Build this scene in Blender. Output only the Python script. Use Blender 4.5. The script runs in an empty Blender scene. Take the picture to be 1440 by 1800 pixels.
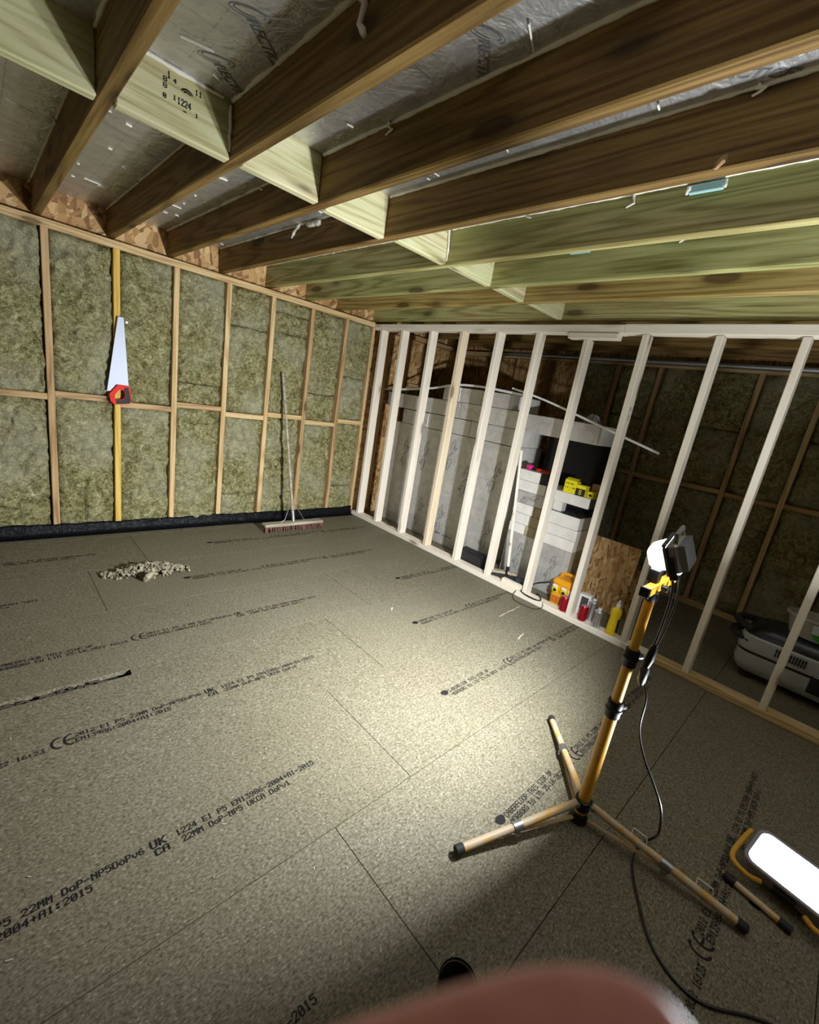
import bpy, math, random
from mathutils import Matrix, Vector, noise
random.seed(7)
S = bpy.context.scene
COL = S.collection

# ------------------------------------------------------------------ camera, world, exposure
def cam_basis(yaw, pit, rol):
    f = Vector((math.cos(pit)*math.cos(yaw), math.cos(pit)*math.sin(yaw), math.sin(pit)))
    r = f.cross(Vector((0, 0, 1))).normalized(); u = r.cross(f)
    r2 = math.cos(rol)*r + math.sin(rol)*u
    u2 = -math.sin(rol)*r + math.cos(rol)*u
    return r2, u2, f
CR, CU, CF = cam_basis(0.764042162, -0.253669951, 0.169326407)
CP = Vector((0, 0, 1.412))
cd = bpy.data.cameras.new('camera'); cam = bpy.data.objects.new('camera', cd); COL.objects.link(cam)
cam.matrix_world = Matrix(((CR.x, CU.x, -CF.x, CP.x), (CR.y, CU.y, -CF.y, CP.y), (CR.z, CU.z, -CF.z, CP.z), (0, 0, 0, 1)))
cd.sensor_fit = 'HORIZONTAL'; cd.sensor_width = 36; cd.lens = 767.8885*36/1440
cd.shift_x = -(729.223-720)/1440; cd.shift_y = (904.56-900)/1440
cd.clip_start = 0.004; cd.clip_end = 50
cd.dof.use_dof = True; cd.dof.focus_distance = 2.6; cd.dof.aperture_fstop = 12.0
S.camera = cam
W = bpy.data.worlds.new('world'); S.world = W; W.use_nodes = True
W.node_tree.nodes['Background'].inputs[0].default_value = (0.75, 0.8, 0.9, 1)
W.node_tree.nodes['Background'].inputs[1].default_value = 0.0
S.view_settings.view_transform = 'Standard'; S.view_settings.look = 'None'
S.view_settings.gamma = 1; S.view_settings.use_curve_mapping = False
S.view_settings.exposure = 0.0
LAMP_TRIPOD = 92.0       # watts of the lamp on the tripod
LAMP_FLOOR = 56.0        # watts of the lamp standing on the floor

# ------------------------------------------------------------------ materials
def mat(name, col=(.5, .5, .5), rough=.6, metal=0., spec=.5, build=None, emit=None):
    m = bpy.data.materials.new(name); m.use_nodes = True
    nt = m.node_tree; b = nt.nodes['Principled BSDF']
    b.inputs['Base Color'].default_value = (*col, 1); b.inputs['Roughness'].default_value = rough
    b.inputs['Metallic'].default_value = metal; b.inputs['Specular IOR Level'].default_value = spec
    if emit:
        b.inputs['Emission Color'].default_value = (*emit[0], 1); b.inputs['Emission Strength'].default_value = emit[1]
    if build: build(N(nt), b)
    return m
class N:
    def __init__(s, nt): s.nt = nt
    def n(s, t, **kw):
        x = s.nt.nodes.new(t)
        for k, v in kw.items(): setattr(x, k, v)
        return x
    def l(s, a, b): s.nt.links.new(a, b)
    def coord(s, scale=(1, 1, 1), rnd=True):
        tc = s.n('ShaderNodeTexCoord'); out = tc.outputs['Object']
        if rnd:
            oi = s.n('ShaderNodeObjectInfo'); mm = s.n('ShaderNodeVectorMath', operation='MULTIPLY_ADD')
            mm.inputs[0].default_value = (37.1, 17.3, 23.7)
            cx = s.n('ShaderNodeVectorMath', operation='SCALE'); cx.inputs[0].default_value = (37.1, 17.3, 23.7)
            s.l(oi.outputs['Random'], cx.inputs['Scale'])
            ad = s.n('ShaderNodeVectorMath', operation='ADD'); s.l(out, ad.inputs[0]); s.l(cx.outputs[0], ad.inputs[1]); out = ad.outputs[0]
        mu = s.n('ShaderNodeVectorMath', operation='MULTIPLY'); mu.inputs[1].default_value = scale
        s.l(out, mu.inputs[0]); return mu.outputs[0]
    def noise(s, vec, scale=5, detail=3, rough=.55, dist=0):
        x = s.n('ShaderNodeTexNoise'); x.inputs['Scale'].default_value = scale; x.inputs['Detail'].default_value = detail
        x.inputs['Roughness'].default_value = rough; x.inputs['Distortion'].default_value = dist
        s.l(vec, x.inputs['Vector']); return x.outputs['Fac']
    def vor(s, vec, scale=5, feature='F1', out='Distance', rnd=1.0):
        x = s.n('ShaderNodeTexVoronoi', feature=feature); x.inputs['Scale'].default_value = scale
        x.inputs['Randomness'].default_value = rnd
        s.l(vec, x.inputs['Vector']); return x.outputs[out]
    def ramp(s, fac, stops):
        r = s.n('ShaderNodeValToRGB'); e = r.color_ramp.elements
        while len(e) < len(stops): e.new(.5)
        for i, (p, c) in enumerate(stops):
            e[i].position = p; e[i].color = (*c, 1) if len(c) == 3 else c
        s.l(fac, r.inputs[0]); return r.outputs[0]
    def math(s, op, a, b=None, c=None):
        x = s.n('ShaderNodeMath', operation=op)
        for i, v in enumerate((a, b, c)):
            if v is None: continue
            if isinstance(v, (int, float)): x.inputs[i].default_value = v
            else: s.l(v, x.inputs[i])
        return x.outputs[0]
    def mix(s, fac, a, b, mode='MIX'):
        x = s.n('ShaderNodeMix', data_type='RGBA', blend_type=mode)
        for i, v in ((0, fac), (6, a), (7, b)):
            if isinstance(v, (int, float)): x.inputs[i].default_value = v
            elif isinstance(v, tuple): x.inputs[i].default_value = (*v, 1)
            else: s.l(v, x.inputs[i])
        return x.outputs[2]
    def bump(s, b, h, strength=.3, dist=.01):
        x = s.n('ShaderNodeBump'); x.inputs['Strength'].default_value = strength; x.inputs['Distance'].default_value = dist
        s.l(h, x.inputs['Height']); s.l(x.outputs[0], b.inputs['Normal'])

def timber(name, dark, mid, light, tint=None, knot=.62, rings=36, rough=.65, contrast=1.0):
    # lumber: length runs along the object's own X
    def build(n, b):
        v = n.coord((1, 1, 1)); 
        v1 = n.coord((.42, 7, 7))
        big = n.noise(v1, 1.0, 2, .4)
        ring = n.math('SINE', n.math('MULTIPLY', big, rings*6.28/3))
        ring = n.math('MULTIPLY_ADD', ring, .5, .5)
        ring = n.math('POWER', ring, 1.6)
        fine = n.noise(n.coord((3, 110, 110)), 1.0, 3, .65)
        f = n.math('MULTIPLY_ADD', fine, .75, n.math('MULTIPLY', ring, .24*contrast))
        c = n.ramp(f, [(.25, light), (.5, mid), (.78, dark)])
        if tint:
            t = n.noise(n.coord((.8, 3, 3)), 1.3, 2, .5)
            tf = n.ramp(t, [(.42, (0, 0, 0)), (.66, (1, 1, 1))])
            c = n.mix(n.math('MULTIPLY', tf, .75), c, tint, 'MIX') if False else n.mix(n.math('MULTIPLY', tf, .7), c, n.mix(1.0, c, tint, 'MULTIPLY'))
        if knot:
            k = n.math('DIVIDE', n.vor(n.coord((2.1, 7, 7)), 1.0), knot)
            kf = n.ramp(k, [(.15, (1, 1, 1)), (.21, (.35, .35, .35)), (.36, (0, 0, 0))])
            c = n.mix(n.math('MULTIPLY', kf, .8), c, (dark[0]*.35, dark[1]*.3, dark[2]*.3))
        n.l(c, b.inputs['Base Color'])
        n.bump(b, f, .25, .002)
    return mat(name, mid, rough, build=build, spec=.3)

M = {}
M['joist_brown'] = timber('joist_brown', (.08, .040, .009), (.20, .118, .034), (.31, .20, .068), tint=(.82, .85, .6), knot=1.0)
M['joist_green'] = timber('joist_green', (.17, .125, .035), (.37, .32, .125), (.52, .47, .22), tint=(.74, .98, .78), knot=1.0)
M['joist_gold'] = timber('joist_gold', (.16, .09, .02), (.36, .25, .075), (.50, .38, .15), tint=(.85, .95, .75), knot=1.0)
M['noggin'] = timber('pale_treated_pine', (.38, .32, .15), (.62, .57, .33), (.72, .68, .46), tint=(.85, 1, .85))
M['stud_pine'] = timber('yellow_pine', (.33, .2, .08), (.58, .41, .19), (.70, .54, .3))
M['stud_brown'] = timber('brown_pine', (.2, .11, .045), (.42, .27, .12), (.55, .39, .2))
M['stud_yellow'] = timber('bright_yellow_pine', (.42, .25, .04), (.66, .43, .08), (.74, .54, .16))
M['stud_white'] = timber('whitewood', (.66, .54, .39), (.85, .77, .63), (.90, .85, .74), rings=22, contrast=.5)
M['stud_orange'] = timber('stained_whitewood', (.6, .42, .2), (.78, .64, .42), (.85, .77, .6), rings=30, contrast=.5)
M['weathered'] = timber('weathered_wood', (.2, .16, .11), (.36, .31, .23), (.5, .44, .35), knot=False)

def b_osb(n, b):
    c = None
    for k, (rot, sc, seed) in enumerate(((.35, (15, 64, 15), 0), (-.55, (13, 58, 13), 5), (1.25, (14, 60, 14), 9))):
        tc = n.coord((1, 1, 1)); mp = n.n('ShaderNodeMapping'); mp.inputs['Rotation'].default_value = (rot, rot*.9, rot); mp.inputs['Location'].default_value = (seed, seed*2, seed)
        n.l(tc, mp.inputs[0]); mu = n.n('ShaderNodeVectorMath', operation='MULTIPLY'); mu.inputs[1].default_value = sc; n.l(mp.outputs[0], mu.inputs[0])
        w = n.n('ShaderNodeTexVoronoi'); w.inputs['Scale'].default_value = 1; n.l(mu.outputs[0], w.inputs['Vector'])
        sp = n.n('ShaderNodeSeparateColor'); n.l(w.outputs['Color'], sp.inputs[0])
        ck = n.ramp(n.math('MULTIPLY_ADD', n.noise(mu.outputs[0], 3, 2), .25, n.math('MULTIPLY', sp.outputs[0], .8)), [(.12, (.19, .09, .028)), (.4, (.42, .235, .08)), (.65, (.55, .345, .14)), (.95, (.68, .49, .25))])
        if c is None: c = ck; h = sp.outputs[0]
        else: c = n.mix(n.math('GREATER_THAN', sp.outputs[1], .52), c, ck)
    n.l(c, b.inputs['Base Color']); n.bump(b, h, .3, .002)
M['osb'] = mat('oriented_strand_board', (.5, .33, .15), .65, build=b_osb)

def b_wool(n, b):
    v = n.coord((1, 1, 1))
    a = n.noise(v, 17, 4, .68, 1.2); c2 = n.noise(n.coord((1, 1, 1)), 62, 4, .72, 1.0)
    f = n.math('MULTIPLY_ADD', c2, .55, n.math('MULTIPLY', a, .55))
    c = n.ramp(f, [(.40, (.065, .054, .018)), (.50, (.19, .172, .070)), (.59, (.35, .33, .165)), (.72, (.58, .55, .33))])
    p = n.noise(v, 2.3, 2)
    c = n.mix(n.ramp(p, [(.45, (0, 0, 0)), (.7, (.55, .55, .55))]), c, (.42, .43, .31))
    n.l(c, b.inputs['Base Color']); n.bump(b, f, 1.0, .022)
M['wool'] = mat('mineral_wool', (.25, .23, .12), 1.0, spec=.05, build=b_wool)

def b_chip(n, b):
    v = n.coord((1, 1, 1))
    a = n.noise(v, 130, 2, .6); fl = n.noise(n.coord((90, 190, 60)), 1, 2, .6)
    big = n.noise(v, 1.6, 3, .5)
    f = n.math('MULTIPLY_ADD', fl, .6, n.math('MULTIPLY', a, .4))
    c = n.ramp(f, [(.30, (.045, .038, .024)), (.45, (.138, .124, .083)), (.59, (.222, .206, .146)), (.76, (.46, .43, .34))])
    c = n.mix(n.ramp(big, [(.35, (0, 0, 0)), (.7, (.5, .5, .5))]), c, n.mix(1.0, c, (.83, .80, .72), 'MULTIPLY'))
    sp = n.vor(v, 24); spk = n.ramp(sp, [(.035, (1, 1, 1)), (.06, (0, 0, 0))])
    c = n.mix(n.math('MULTIPLY', spk, .55), c, (.62, .58, .46))
    n.l(c, b.inputs['Base Color']); n.bump(b, f, .12, .001)
M['chipboard'] = mat('chipboard', (.3, .28, .2), .62, spec=.25, build=b_chip)

def foil_build(crinkle, grid):
    def build(n, b):
        v = n.coord((1, 1, 1)); 
        a = n.noise(v, 7, 4, .6, 1.5); w = n.noise(n.coord((1, 1, 1)), 30, 2, .5)
        h = n.math('MULTIPLY_ADD', w, .3, a)
        c = n.ramp(a, [(.35, (.56, .565, .56)), (.65, (.70, .70, .69))])
        if grid:
            tc = n.n('ShaderNodeTexCoord'); br = n.n('ShaderNodeTexBrick'); br.offset = 0
            for k, x in (('Scale', 1), ('Mortar Size', .0022), ('Brick Width', .1), ('Row Height', .1), ('Mortar Smooth', .1)): br.inputs[k].default_value = x
            mp = n.n('ShaderNodeMapping'); mp.inputs['Rotation'].default_value = grid
            n.l(tc.outputs['Object'], mp.inputs[0]); n.l(mp.outputs[0], br.inputs['Vector'])
            dash = n.noise(n.coord((60, 60, 60)), 1, 1)
            c = n.mix(n.math('MULTIPLY', br.outputs['Fac'], n.ramp(dash, [(.45, (0, 0, 0)), (.55, (.5, .5, .5))])), c, (.22, .22, .22))
        n.l(c, b.inputs['Base Color']); n.bump(b, h, crinkle, .02)
    return build
M['foil'] = mat('foil_facing', (.7, .7, .7), .44, .86, build=foil_build(.5, (0, 0, 0)))
M['foil_wall'] = mat('foil_facing_upright', (.78, .78, .75), .42, .48, build=foil_build(.10, (0, math.pi/2, 0)))
M['foil_plain'] = mat('foil_tape', (.72, .73, .74), .32, .9, build=foil_build(.2, None))
def b_edge(n, b):
    v = n.coord((1, 1, 1)); a = n.noise(v, 14, 3)
    n.l(n.ramp(a, [(.3, (.74, .73, .68)), (.7, (.86, .85, .81))]), b.inputs['Base Color']); n.bump(b, a, .15, .004)
M['pir_edge'] = mat('insulation_board_edge', (.8, .8, .76), .75, build=b_edge)
M['pir_tan'] = mat('insulation_foam_tan', (.42, .36, .22), .85, build=lambda n, b: n.l(n.ramp(n.noise(n.coord(), 20, 3), [(.3, (.33, .28, .17)), (.7, (.50, .44, .29))]), b.inputs['Base Color']))
M['foam'] = mat('expanding_foam', (.86, .83, .74), .8, build=lambda n, b: n.bump(b, n.noise(n.coord(), 60, 3), .5, .006))
M['ink'] = mat('black_ink', (.012, .012, .013), .7, spec=.2)
M['ink_grey'] = mat('grey_print', (.10, .105, .105), .6, spec=.2)
def b_poly(n, b):
    a = n.noise(n.coord((1, 1, 1)), 14, 3, .6, 2.); n.bump(b, a, .5, .02)
M['poly'] = mat('black_polythene', (.004, .0045, .006), .45, spec=.12, build=b_poly)
M['black'] = mat('black_plastic', (.012, .012, .013), .42, spec=.3)
M['black_matt'] = mat('black_rubber', (.015, .015, .016), .7)
M['dark_grey'] = mat('dark_grey_plastic', (.05, .052, .055), .45)
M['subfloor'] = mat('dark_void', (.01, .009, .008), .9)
def b_worn(base, wear, lo, hi):
    def build(n, b):
        a = n.noise(n.coord((2, 14, 14)), 2.2, 4, .65); c = n.mix(n.ramp(a, [(lo, (0, 0, 0)), (hi, (1, 1, 1))]), base, wear)
        n.l(c, b.inputs['Base Color'])
    return build
M['yellow_tube'] = mat('yellow_painted_steel', (.62, .33, .03), .35, build=b_worn((.66, .34, .025), (.40, .2, .03), .58, .75))
M['worn_tube'] = mat('worn_yellow_steel', (.5, .4, .25), .5, build=b_worn((.62, .35, .06), (.56, .45, .31), .36, .55))
M['steel'] = mat('galvanised_steel', (.84, .86, .90), .4, .25, build=lambda n, b: n.bump(b, n.noise(n.coord(), 20, 2), .05, .01))
M['dull_steel'] = mat('dull_steel', (.36, .36, .36), .45, .9)
M['lens_hot'] = mat('led_panel_tripod', (.9, .9, .9), .5, emit=((.93, .96, 1.0), 25))
M['lens_floor'] = mat('led_panel_floor', (.9, .9, .9), .5, emit=((.90, .95, 1.0), 25))
M['saw_steel'] = mat('polished_saw_steel', (.30, .33, .38), .55, .85, build=lambda n, b: n.bump(b, n.noise(n.coord((3, 60, 3)), 1, 2), .05, .002))
M['red'] = mat('red_plastic', (.70, .022, .012), .6, spec=.2)
M['pink'] = mat('pink_plastic', (.85, .03, .3), .45)
M['can_red'] = mat('red_metallic_can', (.42, .012, .025), .28, .6)
M['can_silver'] = mat('silver_can', (.62, .64, .67), .3, .85)
M['yellow'] = mat('yellow_plastic', (.82, .58, .01), .4)
M['yellow_card'] = mat('bright_yellow_card', (.90, .80, .01), .55)
M['orange'] = mat('orange_yellow_plastic', (.80, .36, .012), .35)
M['orange_dark'] = mat('orange_label', (.55, .16, .012), .5)
M['white'] = mat('white_plastic', (.82, .82, .8), .4)
M['brown_card'] = mat('brown_card', (.33, .2, .11), .8)
M['blue_tin'] = mat('dark_blue_plastic', (.03, .045, .075), .4)
M['teal'] = mat('pale_teal_foam', (.34, .58, .58), .8)
M['vac_grey'] = mat('light_grey_plastic', (.42, .44, .44), .45)
M['vac_dark'] = mat('near_black_plastic', (.015, .016, .018), .3)
M['label_green'] = mat('green_label', (.05, .42, .03), .5)
M['label_blue'] = mat('pale_blue_label', (.66, .74, .84), .5)
M['tub'] = mat('frosted_plastic', (.55, .53, .47), .45)
M['tub'].node_tree.nodes['Principled BSDF'].inputs['Transmission Weight'].default_value = .35
M['cup_grey'] = mat('grey_glaze', (.5, .51, .52), .4)
M['tea'] = mat('dark_liquid', (.03, .022, .015), .1)
M['cable'] = mat('black_cable', (.014, .014, .015), .3)
M['bristle'] = mat('brown_bristle', (.12, .055, .035), .8, build=lambda n, b: n.l(n.ramp(n.noise(n.coord((60, 60, 2)), 1, 2), [(.3, (.05, .02, .014)), (.7, (.2, .1, .06))]), b.inputs['Base Color']))
M['dirt'] = mat('dry_rubble', (.4, .36, .25), .95, spec=.1, build=lambda n, b: (n.l(n.ramp(n.noise(n.coord(), 40, 4), [(.3, (.13, .11, .065)), (.5, (.27, .24, .165)), (.75, (.45, .42, .31))]), b.inputs['Base Color']), n.bump(b, n.noise(n.coord(), 60, 3), .5, .005)))
def b_skin(n, b):
    a = n.noise(n.coord(), 300, 3); n.l(n.ramp(a, [(.3, (.62, .225, .19)), (.7, (.72, .29, .25))]), b.inputs['Base Color'])
    n.bump(b, n.noise(n.coord((400, 1600, 400)), 1, 2), .1, .0004)
M['skin'] = mat('skin', (.42, .18, .15), .55, build=b_skin)
M['skin'].node_tree.nodes['Principled BSDF'].inputs['Subsurface Weight'].default_value = 0.0
M['cloth'] = mat('dark_sleeve', (.03, .03, .035), .9)

# ------------------------------------------------------------------ mesh helpers
class MB:
    def __init__(s): s.V = []; s.F = []; s.I = []
    def add(s, V, F, mi=0, X=None):
        o = len(s.V)
        s.V += [tuple(X @ Vector(v)) if X is not None else tuple(v) for v in V]
        s.F += [tuple(o+i for i in f) for f in F]; s.I += [mi]*len(F); return s
    def box(s, x0, x1, y0, y1, z0, z1, ch=0., mi=0, X=None):
        if ch <= 0:
            V = [(x, y, z) for x in (x0, x1) for y in (y0, y1) for z in (z0, z1)]
            return s.add(V, [(0, 1, 3, 2), (4, 6, 7, 5), (0, 4, 5, 1), (2, 3, 7, 6), (0, 2, 6, 4), (1, 5, 7, 3)], mi, X)
        lo = (x0, y0, z0); hi = (x1, y1, z1); V = []; idx = {}
        for sx in (0, 1):
            for sy in (0, 1):
                for sz in (0, 1):
                    sg = (sx, sy, sz)
                    for a in range(3):
                        p = []
                        for k in range(3):
                            e = hi[k] if sg[k] else lo[k]
                            if k != a: e += -ch if sg[k] else ch
                            p.append(e)
                        idx[(sg, a)] = len(V); V.append(p)
        F = []
        def fl(f, nrm):
            a, b, c = (Vector(V[f[i]]) for i in range(3))
            return f if (b-a).cross(c-a).dot(Vector(nrm)) > 0 else tuple(reversed(f))
        for a in range(3):
            b_, c_ = (a+1) % 3, (a+2) % 3
            for sd in (0, 1):
                q = []
                for (u, v) in ((0, 0), (1, 0), (1, 1), (0, 1)):
                    g = [0, 0, 0]; g[a] = sd; g[b_] = u; g[c_] = v; q.append(idx[(tuple(g), a)])
                nn = [0, 0, 0]; nn[a] = 1 if sd else -1; F.append(fl(tuple(q), nn))
            for u in (0, 1):
                for v in (0, 1):
                    g0 = [0, 0, 0]; g0[b_] = u; g0[c_] = v; g1 = list(g0); g1[a] = 1
                    nn = [0, 0, 0]; nn[b_] = 1 if u else -1; nn[c_] = 1 if v else -1
                    F.append(fl((idx[(tuple(g0), b_)], idx[(tuple(g0), c_)], idx[(tuple(g1), c_)], idx[(tuple(g1), b_)]), nn))
        for sx in (0, 1):
            for sy in (0, 1):
                for sz in (0, 1):
                    g = (sx, sy, sz); F.append(fl((idx[(g, 0)], idx[(g, 1)], idx[(g, 2)]), [1 if k else -1 for k in g]))
        return s.add(V, F, mi, X)
    def tube(s, pts, r, n=10, caps=True, mi=0, flat=1.0):
        P = [Vector(p) for p in pts]; R = r if isinstance(r, (list, tuple)) else [r]*len(P)
        t = (P[1]-P[0]).normalized(); up = Vector((0, 0, 1)) if abs(t.z) < .9 else Vector((1, 0, 0))
        a = t.cross(up).normalized(); V = []; F = []
        for i, p in enumerate(P):
            tt = ((P[min(i+1, len(P)-1)]-P[max(i-1, 0)])).normalized()
            a = (a - tt*a.dot(tt)).normalized(); b = tt.cross(a)
            for k in range(n):
                w = 2*math.pi*k/n; V.append(p + a*(R[i]*math.cos(w)) + b*(R[i]*flat*math.sin(w)))
        for i in range(len(P)-1):
            for k in range(n):
                k2 = (k+1) % n; F.append((i*n+k, i*n+k2, (i+1)*n+k2, (i+1)*n+k))
        if caps:
            F.append(tuple(reversed(range(n)))); F.append(tuple((len(P)-1)*n+k for k in range(n)))
        return s.add(V, F, mi)
    def lathe(s, prof, n=24, X=None, mi=0, cap=True):
        V = []; F = []
        for r, z in prof:
            for k in range(n):
                w = 2*math.pi*k/n; V.append((r*math.cos(w), r*math.sin(w), z))
        m = len(prof)
        for i in range(m-1):
            for k in range(n):
                k2 = (k+1) % n; F.append((i*n+k, i*n+k2, (i+1)*n+k2, (i+1)*n+k))
        if cap:
            F.append(tuple(reversed(range(n)))); F.append(tuple((m-1)*n+k for k in range(n)))
        return s.add(V, F, mi, X)
    def prism(s, poly, z0, z1, X=None, mi=0):
        m = len(poly); V = [(x, y, z0) for x, y in poly]+[(x, y, z1) for x, y in poly]
        ar = sum(poly[i][0]*poly[(i+1) % m][1]-poly[(i+1) % m][0]*poly[i][1] for i in range(m))
        F = [tuple(range(m, 2*m)), tuple(reversed(range(m)))]+[(i, (i+1) % m, m+(i+1) % m, m+i) for i in range(m)]
        if ar < 0: F = [tuple(reversed(f)) for f in F]
        return s.add(V, F, mi, X)
    def sphere(s, c, r, n=10, m=6, sc=(1, 1, 1), mi=0, X=None):
        V = []; F = []
        for i in range(1, m):
            t = math.pi*i/m
            for k in range(n):
                w = 2*math.pi*k/n; V.append((c[0]+r*sc[0]*math.sin(t)*math.cos(w), c[1]+r*sc[1]*math.sin(t)*math.sin(w), c[2]+r*sc[2]*math.cos(t)))
        V.append((c[0], c[1], c[2]+r*sc[2])); V.append((c[0], c[1], c[2]-r*sc[2])); T = len(V)-2
        for i in range(m-2):
            for k in range(n):
                k2 = (k+1) % n; F.append((i*n+k, (i+1)*n+k, (i+1)*n+k2, i*n+k2))
        for k in range(n):
            k2 = (k+1) % n; F.append((T, k, k2)); F.append((T+1, (m-2)*n+k2, (m-2)*n+k))
        return s.add(V, F, mi, X)
    def mesh(s, name, mats, smooth=35):
        me = bpy.data.meshes.new(name); me.from_pydata(s.V, [], s.F)
        for m in (mats if isinstance(mats, (list, tuple)) else [mats]): me.materials.append(M[m] if isinstance(m, str) else m)
        if any(s.I): me.polygons.foreach_set('material_index', s.I)
        if smooth:
            me.polygons.foreach_set('use_smooth', [True]*len(me.polygons))
            me.set_sharp_from_angle(angle=math.radians(smooth))
        me.update(); return me
def link(name, me, parent=None, X=None, loc=None):
    o = bpy.data.objects.new(name, me); COL.objects.link(o)
    if parent is not None: o.parent = parent
    if X is not None: o.matrix_basis = X
    if loc is not None: o.location = loc
    return o
def obj(name, mb, mats, parent=None, X=None, loc=None, smooth=35):
    return link(name, mb.mesh(name, mats, smooth), parent, X, loc)
GROUPS = {'insulation_offcut': 'foil-faced offcuts in courses on the standing boards', 'insulation_strip': 'white-edged insulation strips in the nearer pile',
          'insulation_filler': 'tan fillers in the nearer pile', 'screw_box': 'yellow screw boxes on the nearer pile', 'drinks_can': 'red drinks cans on the bottom plate',
          'spray_can': 'silver cans by the partition', 'board_offcut': 'strand board offcuts behind the partition'}
def tag(o, label, cat, group=None):
    group = group or GROUPS.get(o.name.split('.')[0])
    o['label'] = label; o['category'] = cat
    if group: o['group'] = group
    return o
def thing(name, label, cat, loc=(0, 0, 0), rz=0, group=None):
    o = bpy.data.objects.new(name, None); o.empty_display_size = .05; COL.objects.link(o)
    o.location = loc; o.rotation_euler = (0, 0, rz); return tag(o, label, cat, group)
def frame(o, x, y, z=None):
    x = Vector(x).normalized(); y = Vector(y); y = (y-x*y.dot(x)).normalized(); z = x.cross(y); o = Vector(o)
    return Matrix(((x.x, y.x, z.x, o.x), (x.y, y.y, z.y, o.y), (x.z, y.z, z.z, o.z), (0, 0, 0, 1)))
_lum = {}
def lumber(name, x0, x1, y0, y1, z0, z1, m, parent, axis, ch=.003):
    """one sawn length; its own X runs along `axis`"""
    d = {'x': x1-x0, 'y': y1-y0, 'z': z1-z0}; L = d[axis]
    if axis == 'x': ey, ez, R = d['y'], d['z'], Matrix(((1, 0, 0), (0, 1, 0), (0, 0, 1)))
    elif axis == 'y': ey, ez, R = d['x'], d['z'], Matrix(((0, -1, 0), (1, 0, 0), (0, 0, 1)))
    else: ey, ez, R = d['y'], d['x'], Matrix(((0, 0, -1), (0, 1, 0), (1, 0, 0)))
    k = (round(L, 4), round(ey, 4), round(ez, 4), m, ch)
    if k not in _lum: _lum[k] = MB().box(-L/2, L/2, -ey/2, ey/2, -ez/2, ez/2, ch).mesh(name, m, 0)
    X = R.to_4x4(); X.translation = ((x0+x1)/2, (y0+y1)/2, (z0+z1)/2)
    return link(name, _lum[k], parent, X)

# ------------------------------------------------------------------ lettering
FONT = {'A':'0e11111f111111','B':'1e11111e11111e','C':'0e11101010110e','D':'1e11111111111e','E':'1f10101e10101f','F':'1f10101e101010','G':'0e11101711110f','H':'1111111f111111','I':'0e04040404040e','J':'0702020202120c','K':'11121418141211','L':'1010101010101f','M':'111b1515111111','N':'11191513111111','O':'0e11111111110e','P':'1e11111e101010','Q':'0e11111115120d','R':'1e11111e141211','S':'0f10100e01011e','T':'1f040404040404','U':'1111111111110e','V':'11111111110a04','W':'1111111515150a','X':'11110a040a1111','Y':'11110a04040404','Z':'1f01020408101f','0':'0e11131519110e','1':'040c040404040e','2':'0e11010204081f','3':'1f02040201110e','4':'02060a121f0202','5':'1f101e0101110e','6':'0608101e11110e','7':'1f010204080808','8':'0e11110e11110e','9':'0e11110f01020c',':':'000c0c000c0c00','.':'000000000c0c00','-':'0000001f000000','+':'0004041f040400','/':'00010204081000','o':'00000e1111110e','v':'00001111110a04','x':'0000110a040a11'}
def dots(mb, text, x, y, pitch, h, z=0., mi=0, bold=.34):
    cw = pitch/6.2; chh = h/7
    for i, c in enumerate(text):
        g = FONT.get(c)
        if not g: continue
        for r in range(7):
            bits = int(g[2*r:2*r+2], 16); k = 0
            while k < 5:
                if bits >> (4-k) & 1:
                    e = k
                    while e < 5 and bits >> (4-e) & 1: e += 1
                    xa = x+i*pitch+k*cw-cw*bold; xb = x+i*pitch+e*cw+cw*bold*.2; ya = y+h/2-(r+1)*chh-chh*.12; yb = y+h/2-r*chh+chh*.12
                    mb.add([(xa, ya, z), (xb, ya, z), (xb, yb, z), (xa, yb, z)], [(0, 1, 2, 3)], mi); k = e
                else: k += 1
    return mb
def arc(mb, cx, cy, rx, ry, a0, a1, w, n=20, z=0., rot=0., mi=0):
    V = []; F = []; c, s_ = math.cos(rot), math.sin(rot)
    for i in range(n+1):
        a = a0+(a1-a0)*i/n
        for q in (-1, 1):
            px, py = (rx+q*w/2)*math.cos(a), (ry+q*w/2)*math.sin(a); V.append((cx+px*c-py*s_, cy+px*s_+py*c, z))
    for i in range(n): F.append((2*i, 2*i+1, 2*i+3, 2*i+2))
    if a1 < a0: pass
    F = [f if True else f for f in F]
    # make every face look along +z
    out = []
    for f in F:
        a, b, c3 = (Vector(V[k]) for k in f[:3]); out.append(f if (b-a).cross(c3-a).z > 0 else tuple(reversed(f)))
    return mb.add(V, out, mi)
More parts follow.
